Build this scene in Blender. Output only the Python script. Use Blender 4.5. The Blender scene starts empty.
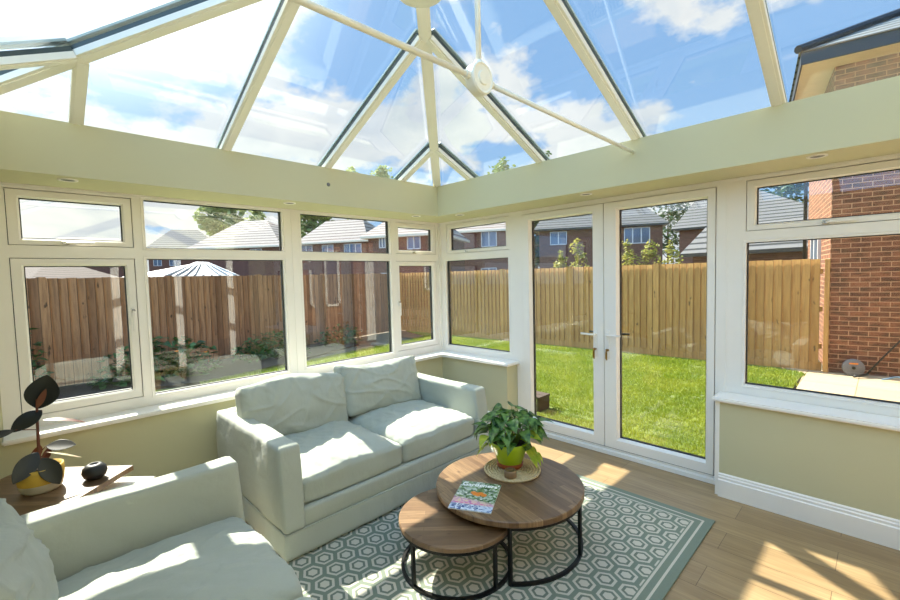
import bpy, bmesh, math, random
from mathutils import Vector, Matrix, noise
PI = math.pi
random.seed(7)
SC = bpy.context.scene
COL = SC.collection

# ------------------------------------------------------------------ camera
CAM = dict(cx=3.593, cy=-3.422, cz=1.502, yaw=0.256, pitch=-3.162, roll=-1.44, f=431.8)
def cam_axes():
    a = math.radians(135+CAM['yaw']); p = math.radians(CAM['pitch']); r = math.radians(CAM['roll'])
    F = Vector((math.cos(a)*math.cos(p), math.sin(a)*math.cos(p), math.sin(p)))
    R = F.cross(Vector((0, 0, 1))).normalized(); U = R.cross(F)
    R2 = R*math.cos(r)+U*math.sin(r); U2 = -R*math.sin(r)+U*math.cos(r)
    return F, R2, U2
CF, CR, CU = cam_axes()
CO = Vector((CAM['cx'], CAM['cy'], CAM['cz']))
def ray(u, v): return CF+CR*((u-450)/CAM['f'])-CU*((v-300)/CAM['f'])
def at_z(u, v, z):
    d = ray(u, v); return CO+d*((z-CO.z)/d.z)
def at_depth(u, v, D): return CO+ray(u, v)*D
def at_plane(u, v, p, n):
    d = ray(u, v); return CO+d*((p-CO).dot(n)/d.dot(n))
cam_d = bpy.data.cameras.new('camera'); cam = bpy.data.objects.new('camera', cam_d); COL.objects.link(cam)
cam_d.sensor_width = 36; cam_d.lens = CAM['f']/900*36; cam_d.clip_start = .02; cam_d.clip_end = 500
M3 = Matrix((CR, CU, -CF)).transposed()
cam.matrix_world = Matrix.Translation(CO) @ M3.to_4x4()
SC.camera = cam

# ------------------------------------------------------------------ materials
def s2l(c):
    return tuple(((x/255/12.92) if x/255 <= .04045 else ((x/255+.055)/1.055)**2.4) for x in c)+(1,)
class NT:
    def __init__(s, name, world=False):
        if world:
            s.m = bpy.data.worlds.new(name)
        else:
            s.m = bpy.data.materials.new(name)
        s.m.use_nodes = True; s.t = s.m.node_tree; s.t.nodes.clear()
    def n(s, typ, **kw):
        nd = s.t.nodes.new(typ)
        for k, v in kw.items():
            if k == 'ins':
                for kk, vv in v.items():
                    sock = nd.inputs[kk]
                    if isinstance(vv, bpy.types.NodeSocket): s.t.links.new(vv, sock)
                    else: sock.default_value = vv
            else: setattr(nd, k, v)
        return nd
    def math(s, op, a, b=0.0, c=0.0, clamp=False):
        nd = s.n('ShaderNodeMath', operation=op, use_clamp=clamp, ins={0: a, 1: b, 2: c}); return nd.outputs[0]
    def vmath(s, op, a, b=(0, 0, 0), out=0):
        nd = s.n('ShaderNodeVectorMath', operation=op, ins={0: a, 1: b}); return nd.outputs[out]
    def mix(s, f, a, b, mode='MIX'):
        nd = s.n('ShaderNodeMix', data_type='RGBA', blend_type=mode, ins={0: f, 6: a, 7: b}); return nd.outputs[2]
    def ramp(s, f, stops, interp='LINEAR'):
        nd = s.n('ShaderNodeValToRGB', ins={0: f}); cr = nd.color_ramp; cr.interpolation = interp
        while len(cr.elements) > 1: cr.elements.remove(cr.elements[-1])
        cr.elements[0].position = stops[0][0]; cr.elements[0].color = stops[0][1]
        for p, c in stops[1:]:
            e = cr.elements.new(p); e.color = c
        return nd.outputs[0]
    def noise(s, vec, scale, detail=3, rough=.5, out=0):
        ins = {'Scale': scale, 'Detail': detail, 'Roughness': rough}
        if vec is not None: ins['Vector'] = vec
        return s.n('ShaderNodeTexNoise', ins=ins).outputs[out]
    def coord(s, which='Object'): return s.n('ShaderNodeTexCoord').outputs[which]
    def mapping(s, vec, loc=(0, 0, 0), rot=(0, 0, 0), sc=(1, 1, 1)):
        return s.n('ShaderNodeMapping', ins={'Vector': vec, 'Location': loc, 'Rotation': rot, 'Scale': sc}).outputs[0]
    def bump(s, h, st=.3, dist=.01): return s.n('ShaderNodeBump', ins={'Height': h, 'Strength': st, 'Distance': dist}).outputs[0]
    def bsdf(s, **kw):
        nd = s.n('ShaderNodeBsdfPrincipled', ins={k.replace('_', ' '): v for k, v in kw.items()})
        o = s.n('ShaderNodeOutputMaterial', ins={'Surface': nd.outputs[0]}); return nd
def simple(name, rgb, rough=.5, var=.04, scale=8, bump=0, bscale=60, **kw):
    t = NT(name); c = t.coord()
    nz = t.noise(c, scale, 4)
    col = t.mix(nz, s2l([x*(1-var) for x in rgb]), s2l([min(255, x*(1+var)) for x in rgb]))
    ins = dict(Base_Color=col, Roughness=rough, **kw)
    if bump: ins['Normal'] = t.bump(t.noise(c, bscale, 3), bump, .004)
    t.bsdf(**ins); return t.m
M = {}
M['upvc'] = simple('upvc', (246, 241, 232), .32, .01)
M['upvc_cream'] = simple('roof_white', (240, 238, 224), .4, .01)
M['skirting'] = simple('skirting_paint', (246, 241, 233), .35, .01)
M['sage'] = simple('sage_paint', (202, 197, 160), .75, .015, 2, .08, 120)
M['gasket'] = simple('gasket', (30, 33, 32), .6)
M['darkbar'] = simple('dark_bar', (62, 74, 70), .45, .05)
M['black_metal'] = simple('black_metal', (26, 25, 24), .4, .1, Metallic=.4)
M['chrome'] = simple('chrome', (190, 190, 188), .25, .02, Metallic=.9)
M['poly_roof'] = simple('polycarbonate_roof', (122, 124, 124), .5)
M['cap_grey'] = simple('glazing_cap', (176, 188, 180), .5)
M['step_wood'] = simple('weathered_wood', (78, 64, 54), .8, .15, 15)
M['inner_wall'] = simple('inner_wall_paint', (150, 144, 132), .8)
M['soil'] = simple('soil', (58, 44, 34), .95, .3, 30, .6, 80)
M['gutter'] = simple('gutter_black', (32, 34, 36), .4)
M['white_out'] = simple('white_outdoor', (205, 205, 202), .5)
M['cream_board'] = simple('cream_board', (225, 215, 190), .6)
M['yellow_pot'] = simple('yellow_pot', (214, 176, 70), .6)
M['pot_base'] = simple('pale_pot', (214, 205, 182), .8)
M['green_pot'] = simple('green_pot', (176, 208, 30), .16, .03, Coat_Weight=.5)
M['brown_pot'] = simple('terracotta', (150, 74, 34), .35, .08)
M['black_stone'] = simple('black_stone', (34, 34, 36), .5, .15, 20, .2)
M['foot'] = simple('dark_foot', (92, 62, 40), .5)
M['orange'] = simple('orange', (232, 132, 34), .5)
M['grey_plastic'] = simple('grey_plastic', (110, 108, 108), .55)
M['blue_hose'] = simple('blue_hose', (88, 118, 140), .5)
M['key_brass'] = simple('key_brass', (168, 130, 60), .3, Metallic=.8)
M['paper'] = simple('paper', (236, 236, 232), .6)
M['stem'] = simple('stem', (92, 120, 44), .6)
M['bark'] = simple('bark', (96, 76, 58), .9, .2, 20)
M['rubber_stem'] = simple('rubber_stem', (104, 56, 40), .55)
M['white_text'] = simple('white_ink', (248, 248, 246), .5)
M['blue_ink'] = simple('blue_ink', (42, 66, 130), .5)
M['pink_ink'] = simple('pink_ink', (214, 60, 140), .5)

def leafmat(name, c1, c2, rough=.35, trans=.25, scale=14, sheen=0):
    t = NT(name); c = t.coord(); nz = t.noise(c, scale, 3)
    f = t.ramp(nz, [(.35, (0, 0, 0, 1)), (.65, (1, 1, 1, 1))])
    col = t.mix(f, s2l(c1), s2l(c2))
    p = t.n('ShaderNodeBsdfPrincipled', ins={'Base Color': col, 'Roughness': rough})
    tr = t.n('ShaderNodeBsdfTranslucent', ins={'Color': col})
    mx = t.n('ShaderNodeMixShader', ins={0: trans, 1: p.outputs[0], 2: tr.outputs[0]})
    t.n('ShaderNodeOutputMaterial', ins={'Surface': mx.outputs[0]}); return t.m
M['leaf_plant'] = leafmat('variegated_leaf', (34, 76, 18), (122, 160, 76), .3, .3, 34)
M['leaf_yellow'] = leafmat('yellow_leaf', (150, 180, 40), (196, 205, 60), .35, .4, 30)
M['leaf_rubber'] = leafmat('rubber_leaf', (20, 24, 20), (34, 35, 29), .38, .04, 6)
M['leaf_pale'] = leafmat('rubber_leaf_underside', (196, 190, 150), (178, 150, 120), .5, .2, 8)
M['leaf_red'] = leafmat('young_leaf', (120, 72, 56), (150, 96, 70), .4, .3, 8)
M['leaf_tree'] = leafmat('tree_leaf', (72, 100, 44), (128, 150, 78), .55, .35, 1.5)
M['leaf_tree_pale'] = leafmat('tree_leaf_pale', (120, 140, 84), (176, 184, 122), .6, .4, 1.5)
M['leaf_tree_dark'] = leafmat('tree_leaf_dark', (34, 56, 34), (74, 100, 56), .6, .25, 1.5)
M['leaf_sapling'] = leafmat('sapling_leaf', (120, 130, 50), (186, 180, 96), .6, .4, 3)
M['leaf_shrub'] = leafmat('shrub_leaf', (36, 66, 30), (84, 118, 56), .45, .25, 6)

def fabric():
    t = NT('sofa_fabric'); c = t.coord()
    w1 = t.n('ShaderNodeTexWave', wave_type='BANDS', bands_direction='Y', ins={'Vector': c, 'Scale': 160.0, 'Distortion': 2.0}).outputs[1]
    nz = t.noise(c, 260, 3); n2 = t.noise(c, 3, 3)
    col = t.mix(n2, s2l((170, 174, 161)), s2l((181, 185, 172)))
    col = t.mix(t.math('MULTIPLY', nz, .16), col, s2l((206, 212, 204)))
    h = t.math('ADD', t.math('MULTIPLY', w1, .3), nz)
    wr = t.noise(t.mapping(c, sc=(1, 1.6, 1)), 9, 3, .5)
    b1 = t.bump(h, .16, .002)
    b2 = t.n('ShaderNodeBump', ins={'Height': wr, 'Strength': .25, 'Distance': .03, 'Normal': b1}).outputs[0]
    t.bsdf(Base_Color=col, Roughness=.92, Normal=b2, Sheen_Weight=.15); return t.m
M['fabric'] = fabric()

def planks():
    t = NT('oak_floor'); c = t.coord()
    v = t.mapping(c, loc=(.3, .07, 0))
    br = t.n('ShaderNodeTexBrick', offset=.37, ins={'Vector': v, 'Scale': 1.0, 'Brick Width': 1.25, 'Row Height': .192, 'Mortar Size': .0016, 'Mortar Smooth': .1,
        'Color1': (.2, .2, .2, 1), 'Color2': (.8, .8, .8, 1), 'Mortar': (.5, .5, .5, 1)})
    g = t.noise(t.mapping(c, sc=(1.6, 26, 1)), 2.2, 6, .62)
    g2 = t.noise(t.mapping(c, sc=(.9, 7, 1)), 2.0, 4, .6)
    base = t.mix(t.ramp(g2, [(.3, (0, 0, 0, 1)), (.7, (1, 1, 1, 1))]), s2l((152, 124, 86)), s2l((174, 147, 106)))
    base = t.mix(t.math('MULTIPLY', t.ramp(g, [(.35, (1, 1, 1, 1)), (.6, (0, 0, 0, 1))]), .45), base, s2l((122, 98, 70)))
    base = t.mix(.22, base, br.outputs[0], 'SOFT_LIGHT')
    base = t.mix(t.math('MULTIPLY', br.outputs[1], .75), base, s2l((88, 66, 44)))
    hgt = t.math('SUBTRACT', t.math('MULTIPLY', g, .15), br.outputs[1])
    t.bsdf(Base_Color=base, Roughness=.42, Normal=t.bump(hgt, .25, .002)); return t.m
M['floor'] = planks()

def tabletop(name, ang, shift):
    t = NT(name); c = t.coord()
    v = t.mapping(c, loc=(shift, shift*.7, 0), rot=(0, 0, ang))
    br = t.n('ShaderNodeTexBrick', offset=.43, ins={'Vector': v, 'Scale': 1.0, 'Brick Width': .30, 'Row Height': .037, 'Mortar Size': .0007, 'Bias': -.1,
        'Color1': (0, 0, 0, 1), 'Color2': (1, 1, 1, 1), 'Mortar': (.3, .3, .3, 1)})
    g = t.noise(t.mapping(v, sc=(3, 40, 1)), 2, 6, .65)
    k = t.noise(t.mapping(v, sc=(3, 10, 1)), 3.2, 3, .5)
    base = t.mix(br.outputs[0], s2l((116, 88, 62)), s2l((164, 132, 96)))
    base = t.mix(t.ramp(g, [(.35, (.55, .55, .55, 1)), (.62, (0, 0, 0, 1))]), base, s2l((88, 64, 42)))
    base = t.mix(t.ramp(k, [(.28, (.75, .75, .75, 1)), (.36, (0, 0, 0, 1))]), base, s2l((74, 50, 34)))
    base = t.mix(t.math('MULTIPLY', br.outputs[1], .5), base, s2l((80, 56, 36)))
    t.bsdf(Base_Color=base, Roughness=.38, Normal=t.bump(g, .1, .001)); return t.m
M['top_big'] = tabletop('table_wood', math.radians(14), .1)
M['top_small'] = tabletop('table_wood_pale', math.radians(-45), .33)
M['wood_side'] = tabletop('side_table_wood', math.radians(-45), .7)

def rugmat():
    t = NT('rug_pattern'); c = t.coord('Object')   # object coordinates are room coordinates
    sep = t.n('ShaderNodeSeparateXYZ', ins={0: c}); X, Y = sep.outputs[0], sep.outputs[1]
    px = t.math('DIVIDE', t.math('SUBTRACT', X, 2.785-.122*40), .122)
    py = t.math('MULTIPLY', t.math('ADD', Y, .71+.0965*60), .866025/.0965)
    R3 = 1.7320508
    def cell(ox, oy):
        a = t.math('SUBTRACT', t.math('FLOORED_MODULO', t.math('ADD', px, ox+.5), 1.0), .5)
        b = t.math('SUBTRACT', t.math('FLOORED_MODULO', t.math('ADD', py, oy+R3/2), R3), R3/2)
        return a, b, t.math('ADD', t.math('MULTIPLY', a, a), t.math('MULTIPLY', b, b))
    a1, b1, d1 = cell(0, 0); a2, b2, d2 = cell(.5, R3/2)
    sel = t.math('LESS_THAN', d1, d2)
    def pick(p, q):
        return t.math('ADD', t.math('MULTIPLY', p, sel), t.math('MULTIPLY', q, t.math('SUBTRACT', 1.0, sel)))
    gx = t.math('ABSOLUTE', pick(a1, a2)); gy = t.math('ABSOLUTE', pick(b1, b2))
    hd = t.math('MAXIMUM', gx, t.math('ADD', t.math('MULTIPLY', gx, .5), t.math('MULTIPLY', gy, .866025)))
    nz = t.noise(c, 220, 2); hd = t.math('ADD', hd, t.math('MULTIPLY', t.math('SUBTRACT', nz, .5), .03))
    G = s2l((97, 106, 90)); CR_ = s2l((208, 198, 180)); G2 = s2l((108, 119, 102))
    pat = t.ramp(hd, [(0, CR_), (.19, G), (.295, CR_), (.405, G2)], 'CONSTANT')
    # border: distance to the rug edge
    ex = t.math('MINIMUM', t.math('SUBTRACT', 2.91, X), t.math('SUBTRACT', X, 1.16))
    ey = t.math('MINIMUM', t.math('SUBTRACT', -.57, Y), t.math('ADD', Y, 3.02))
    e = t.math('MINIMUM', ex, ey)
    band = t.ramp(t.math('MULTIPLY', e, 5.0), [(0, G2), (.215, CR_), (.275, G2), (.43, CR_), (.49, G2)], 'CONSTANT')
    inn = t.math('GREATER_THAN', e, .105)
    col = t.mix(inn, band, pat)
    col = t.mix(t.math('MULTIPLY', t.noise(c, 400, 2), .25), col, s2l((190, 196, 182)))
    n3 = t.noise(c, 2.5, 3); col = t.mix(t.math('MULTIPLY', n3, .12), col, s2l((150, 160, 140)))
    t.bsdf(Base_Color=col, Roughness=.95, Normal=t.bump(t.noise(c, 500, 2), .4, .002)); return t.m
M['rug'] = rugmat()

def glassmat(name, tint=(.95, .97, .96), f0=.07):
    t = NT(name)
    geo = t.n('ShaderNodeNewGeometry')
    cs = t.math('ABSOLUTE', t.n('ShaderNodeVectorMath', operation='DOT_PRODUCT', ins={0: geo.outputs['Incoming'], 1: geo.outputs['Normal']}).outputs['Value'])
    k = t.math('POWER', t.math('SUBTRACT', 1.0, cs), 5.0)
    F = t.math('ADD', f0, t.math('MULTIPLY', k, 1-f0), clamp=True)
    tr = t.n('ShaderNodeBsdfTransparent', ins={'Color': tint+(1,)})
    gl = t.n('ShaderNodeBsdfGlossy', ins={'Color': (1, 1, 1, 1), 'Roughness': 0.0})
    mx = t.n('ShaderNodeMixShader', ins={0: F, 1: tr.outputs[0], 2: gl.outputs[0]})
    t.n('ShaderNodeOutputMaterial', ins={'Surface': mx.outputs[0]}); return t.m
M['glass'] = glassmat('window_glass', (.97, .985, .975), .055)
M['roofglass'] = glassmat('roof_glass', (.96, .985, .99), .035)

def brickmat(name, c1, c2, mort, wall_axis_x=True, rot=0, dark=.4):
    t = NT(name); c = t.coord('Object')
    c = t.mapping(c, rot=(PI/2, 0, 0) if wall_axis_x else (PI/2, 0, 0))
    br = t.n('ShaderNodeTexBrick', offset=.5, ins={'Vector': c, 'Scale': 1.0, 'Brick Width': .225, 'Row Height': .075, 'Mortar Size': .006, 'Mortar Smooth': .2,
        'Color1': s2l(c1), 'Color2': s2l(c2), 'Mortar': s2l(mort)})
    v = t.noise(t.mapping(c, sc=(5, 14, 1)), 1.0, 3, .5)
    col = t.mix(t.math('MULTIPLY', t.ramp(v, [(.4, (0, 0, 0, 1)), (.62, (1, 1, 1, 1))]), dark), br.outputs[0], s2l([x*.55 for x in c1]))
    col = t.mix(br.outputs[1], col, s2l(mort))
    t.bsdf(Base_Color=col, Roughness=.9, Normal=t.bump(t.math('SUBTRACT', 1.0, br.outputs[1]), .5, .006)); return t.m
M['brick'] = brickmat('red_brick', (140, 88, 60), (112, 68, 48), (180, 142, 108), dark=.85)
M['brick_far'] = brickmat('far_brick', (120, 78, 64), (100, 65, 54), (126, 100, 86))

def tilemat(name, rgb, gap, row=.32):
    t = NT(name); c = t.coord('UV')
    sep = t.n('ShaderNodeSeparateXYZ', ins={0: c})
    f = t.math('FRACT', t.math('DIVIDE', sep.outputs[1], row))
    nz = t.noise(c, 3, 3)
    col = t.mix(nz, s2l([x*.93 for x in rgb]), s2l([min(255, x*1.05) for x in rgb]))
    ln = t.ramp(f, [(0, (1, 1, 1, 1)), (.26, (1, 1, 1, 1)), (.32, (0, 0, 0, 1)), (1, (0, 0, 0, 1))])
    col = t.mix(ln, col, s2l(gap))
    t.bsdf(Base_Color=col, Roughness=.85, Specular_IOR_Level=.15, Normal=t.bump(f, .6, .04)); return t.m
M['tile_pale'] = tilemat('pale_roof_tile', (160, 150, 143), (96, 80, 74), .6)
M['tile_pink'] = tilemat('pink_roof_tile', (94, 82, 76), (70, 58, 54), .3)
M['tile_grey'] = tilemat('grey_roof_tile', (112, 111, 110), (52, 54, 56), .5)
M['tile_slate'] = tilemat('slate_roof', (120, 126, 126), (50, 54, 56), .3)

def fencemat(name, a, b, cdark, ax):
    t = NT(name); c = t.coord('Object')
    sep = t.n('ShaderNodeSeparateXYZ', ins={0: c})
    idx = t.math('FLOOR', t.math('DIVIDE', sep.outputs[0], .12))
    wn = t.n('ShaderNodeTexWhiteNoise', noise_dimensions='1D', ins={'W': idx}).outputs[0]
    comb = t.n('ShaderNodeCombineXYZ', ins={0: t.math('ADD', sep.outputs[0], t.math('MULTIPLY', wn, 9.0)), 1: sep.outputs[1], 2: sep.outputs[2]}).outputs[0]
    g = t.noise(t.mapping(comb, sc=(14, 14, 1.1)), 2.2, 5, .6)
    kn = t.noise(t.mapping(comb, sc=(7, 7, 3.2)), 1.8, 2, .4)
    col = t.mix(wn, s2l(a), s2l(b))
    col = t.mix(t.ramp(g, [(.35, (.5, .5, .5, 1)), (.6, (0, 0, 0, 1))]), col, s2l(cdark))
    col = t.mix(t.ramp(kn, [(.24, (.8, .8, .8, 1)), (.3, (0, 0, 0, 1))]), col, s2l([x*.5 for x in cdark]))
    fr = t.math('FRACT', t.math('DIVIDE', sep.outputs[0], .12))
    col = t.mix(t.ramp(fr, [(0, (ax, ax, ax, 1)), (.05, (ax, ax, ax, 1)), (.1, (0, 0, 0, 1))]), col, s2l([x*.45 for x in cdark]))  # shade in the board joints, painted as a dark strip in the colour
    t.bsdf(Base_Color=col, Roughness=.85, Normal=t.bump(g, .3, .004)); return t.m
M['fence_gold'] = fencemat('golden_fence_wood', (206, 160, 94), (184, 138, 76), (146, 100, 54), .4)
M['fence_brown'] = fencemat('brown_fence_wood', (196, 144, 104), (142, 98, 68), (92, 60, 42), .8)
def grassmat(name, a, b, c3, tr=0.3):
    t = NT(name); c = t.coord('Object')
    n1 = t.noise(c, 1.3, 3); n2 = t.noise(c, 40, 3)
    col = t.mix(t.ramp(n1, [(.35, (0, 0, 0, 1)), (.7, (1, 1, 1, 1))]), s2l(a), s2l(b))
    col = t.mix(t.math('MULTIPLY', n2, .6), col, s2l(c3))
    p = t.n('ShaderNodeBsdfPrincipled', ins={'Base Color': col, 'Roughness': .7})
    q = t.n('ShaderNodeBsdfTranslucent', ins={'Color': col})
    mx = t.n('ShaderNodeMixShader', ins={0: tr, 1: p.outputs[0], 2: q.outputs[0]})
    t.n('ShaderNodeOutputMaterial', ins={'Surface': mx.outputs[0]}); return t.m
M['grass'] = grassmat('grass_blade', (134, 152, 36), (172, 176, 60), (110, 130, 32), .35)
M['turf'] = grassmat('turf', (104, 120, 36), (132, 140, 50), (80, 96, 30), 0)
M['earth'] = simple('earth', (96, 84, 62), .95, .2, 4, .5, 20)
def paving():
    t = NT('paving'); c = t.coord('Object')
    br = t.n('ShaderNodeTexBrick', offset=0.0, ins={'Vector': t.mapping(c, loc=(.25, .12, 0)), 'Scale': 1.0, 'Brick Width': .6, 'Row Height': .6, 'Mortar Size': .006,
        'Color1': s2l((196, 176, 140)), 'Color2': s2l((186, 166, 132)), 'Mortar': s2l((130, 112, 86))})
    nz = t.noise(c, 6, 4); col = t.mix(t.math('MULTIPLY', nz, .25), br.outputs[0], s2l((168, 146, 112)))
    t.bsdf(Base_Color=col, Roughness=.85, Normal=t.bump(nz, .2, .004)); return t.m
M['paving'] = paving()
def weave():
    t = NT('woven_straw'); c = t.coord('Object'); nz = t.noise(c, 90, 3)
    col = t.mix(nz, s2l((176, 146, 98)), s2l((232, 214, 172)))
    t.bsdf(Base_Color=col, Roughness=.85, Normal=t.bump(nz, .6, .003)); return t.m
M['weave'] = weave()
def cover():
    t = NT('magazine_cover'); c = t.coord('Object')   # local: x 0..0.225, y 0..0.297
    sep = t.n('ShaderNodeSeparateXYZ', ins={0: c}); X, Y = sep.outputs[0], sep.outputs[1]
    vo = t.n('ShaderNodeTexVoronoi', ins={'Vector': c, 'Scale': 75.0, 'Randomness': 1.0})
    wn = t.n('ShaderNodeSeparateXYZ', ins={0: vo.outputs['Color']}).outputs[0]
    g = t.ramp(wn, [(0, s2l((58, 92, 52))), (.3, s2l((120, 150, 96))), (.55, s2l((196, 206, 190))), (.8, s2l((84, 110, 84))), (1, s2l((222, 226, 216)))])
    low = t.ramp(wn, [(0, s2l((196, 120, 170))), (.35, s2l((226, 180, 190))), (.6, s2l((230, 200, 170))), (1, s2l((206, 140, 190)))])
    lw = t.ramp(t.math('ADD', t.math('MULTIPLY', Y, 3.36), t.math('MULTIPLY', X, .6)), [(0, (1, 1, 1, 1)), (.36, (1, 1, 1, 1)), (.44, (0, 0, 0, 1))])
    col = t.mix(lw, g, low)
    bl = t.ramp(wn, [(0, s2l((60, 90, 150))), (.4, s2l((190, 205, 228))), (1, s2l((236, 240, 246)))])
    bt = t.ramp(t.math('MULTIPLY', Y, 3.36), [(0, (1, 1, 1, 1)), (.17, (1, 1, 1, 1)), (.2, (0, 0, 0, 1))])
    col = t.mix(bt, col, bl)
    t.bsdf(Base_Color=col, Roughness=.25); return t.m
M['cover'] = cover()
def winglass():
    t = NT('house_window'); c = t.coord('Object'); nz = t.noise(c, .7, 2)
    col = t.mix(nz, s2l((52, 62, 78)), s2l((120, 132, 150)))
    t.bsdf(Base_Color=col, Roughness=.06, Metallic=.3); return t.m
M['house_glass'] = winglass()

# ------------------------------------------------------------------ mesh helpers
def tag(o, label=None, cat=None, group=None, kind=None):
    if label: o['label'] = label
    if cat: o['category'] = cat
    if group: o['group'] = group
    if kind: o['kind'] = kind
    return o
def obj(name, bm, m, parent=None, smooth=False):
    me = bpy.data.meshes.new(name)
    bmesh.ops.recalc_face_normals(bm, faces=bm.faces[:])
    bm.to_mesh(me); bm.free()
    for mm in (m if isinstance(m, (list, tuple)) else [m]): me.materials.append(M[mm] if isinstance(mm, str) else mm)
    if smooth:
        for p in me.polygons: p.use_smooth = True
    o = bpy.data.objects.new(name, me); COL.objects.link(o)
    if parent: o.parent = parent
    return o
def pyobj(name, vs, fs, m, parent=None, smooth=False):
    me = bpy.data.meshes.new(name); me.from_pydata([tuple(v) for v in vs], [], fs); me.update()
    me.materials.append(M[m])
    if smooth:
        for p in me.polygons: p.use_smooth = True
    o = bpy.data.objects.new(name, me); COL.objects.link(o)
    if parent: o.parent = parent
    return o
def thing(name, label, cat, loc=(0, 0, 0), rz=0, group=None):
    o = bpy.data.objects.new(name, None); COL.objects.link(o); o.location = loc; o.rotation_euler = (0, 0, rz)
    o.empty_display_size = .05
    return tag(o, label, cat, group)
def B(): return bmesh.new()
def box(bm, a, b, mi=0, bev=0):
    lo = [min(p, q) for p, q in zip(a, b)]; hi = [max(p, q) for p, q in zip(a, b)]
    vs = [bm.verts.new((x, y, z)) for x in (lo[0], hi[0]) for y in (lo[1], hi[1]) for z in (lo[2], hi[2])]
    fs = [bm.faces.new([vs[i] for i in f]) for f in ((0, 1, 3, 2), (4, 6, 7, 5), (0, 4, 5, 1), (2, 3, 7, 6), (0, 2, 6, 4), (1, 5, 7, 3))]
    for f in fs: f.material_index = mi
    if bev:
        es = list({e for f in fs for e in f.edges})
        r = bmesh.ops.bevel(bm, geom=es, offset=bev, segments=2, affect='EDGES', profile=.5)
    return bm
def prism(bm, pts, vec, mi=0):
    """closed polygon pts (3d) extruded by vec"""
    vec = Vector(vec); a = [bm.verts.new(p) for p in pts]; b = [bm.verts.new(Vector(p)+vec) for p in pts]
    fs = [bm.faces.new(a), bm.faces.new(b[::-1])]
    n = len(pts)
    for i in range(n): fs.append(bm.faces.new((a[i], b[i], b[(i+1) % n], a[(i+1) % n])))
    for f in fs: f.material_index = mi
    return bm
def frame_of(d):
    d = Vector(d).normalized(); up = Vector((0, 0, 1)) if abs(d.z) < .95 else Vector((1, 0, 0))
    s = d.cross(up).normalized(); return s, s.cross(d).normalized()
def tube(bm, pts, r, seg=10, caps=True, closed=False):
    pts = [Vector(p) for p in pts]; n = len(pts); rings = []
    rr = r if isinstance(r, (list, tuple)) else [r]*n
    for i, p in enumerate(pts):
        if closed: d = pts[(i+1) % n]-pts[i-1]
        else: d = pts[min(i+1, n-1)]-pts[max(i-1, 0)]
        s, u = frame_of(d)
        rings.append([bm.verts.new(p+(s*math.cos(2*PI*k/seg)+u*math.sin(2*PI*k/seg))*rr[i]) for k in range(seg)])
    m_ = n if closed else n-1
    for i in range(m_):
        a, b = rings[i], rings[(i+1) % n]
        for k in range(seg): bm.faces.new((a[k], a[(k+1) % seg], b[(k+1) % seg], b[k]))
    if caps and not closed: bm.faces.new(rings[0][::-1]); bm.faces.new(rings[-1])
    return bm
def bar(bm, p, q, w, h, up=(0, 0, 1), off=0, mi=0):
    """rectangular bar from p to q; width w sideways, from off to off+h along the bar's own up"""
    p, q = Vector(p), Vector(q); d = (q-p).normalized(); s = d.cross(Vector(up)).normalized(); u = s.cross(d).normalized()
    pr = [p+s*a*w/2+u*b for a, b in ((-1, off), (1, off), (1, off+h), (-1, off+h))]
    return prism(bm, pr, q-p, mi)
def lathe(bm, prof, cen=(0, 0, 0), seg=40, mi=0):
    c = Vector(cen); rings = []
    for r, z in prof:
        if r < 1e-5: rings.append([bm.verts.new(c+Vector((0, 0, z)))])
        else: rings.append([bm.verts.new(c+Vector((r*math.cos(2*PI*k/seg), r*math.sin(2*PI*k/seg), z))) for k in range(seg)])
    for a, b in zip(rings, rings[1:]):
        for k in range(seg):
            k2 = (k+1) % seg
            if len(a) == 1 and len(b) == 1: break
            if len(a) == 1: f = bm.faces.new((a[0], b[k2], b[k]))
            elif len(b) == 1: f = bm.faces.new((a[k], a[k2], b[0]))
            else: f = bm.faces.new((a[k], a[k2], b[k2], b[k]))
            f.material_index = mi
    return bm
def softbox(half, r, n=(14, 14, 8), puff=(0, 0, 0), fn=None):
    """rounded box grid centred on 0; puff swells each axis at the middle of its faces"""
    bm = B(); cache = {}
    def V(q):
        key = tuple(round(x, 5) for x in q)
        if key in cache: return cache[key]
        p = Vector([q[i]*half[i] for i in range(3)])
        core = Vector([max(-(half[i]-r), min(half[i]-r, p[i])) for i in range(3)])
        dl = p-core
        if dl.length > 1e-9: p = core+dl.normalized()*r
        pr = p.copy()
        for i in range(3):
            j, k = (i+1) % 3, (i+2) % 3
            pr[i] = p[i]*(1+puff[i]*(1-q[j]**2)*(1-q[k]**2))
        if fn: pr = fn(pr, q)
        cache[key] = bm.verts.new(pr); return cache[key]
    for ax in range(3):
        j, k = (ax+1) % 3, (ax+2) % 3
        for sgn in (-1, 1):
            for a in range(n[j]):
                for b in range(n[k]):
                    c4 = []
                    for da, db in ((0, 0), (1, 0), (1, 1), (0, 1)):
                        q = [0, 0, 0]; q[ax] = sgn; q[j] = -1+2*(a+da)/n[j]; q[k] = -1+2*(b+db)/n[k]; c4.append(V(q))
                    if sgn < 0: c4 = c4[::-1]
                    try: bm.faces.new(c4)
                    except ValueError: pass
    return bm
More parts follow.
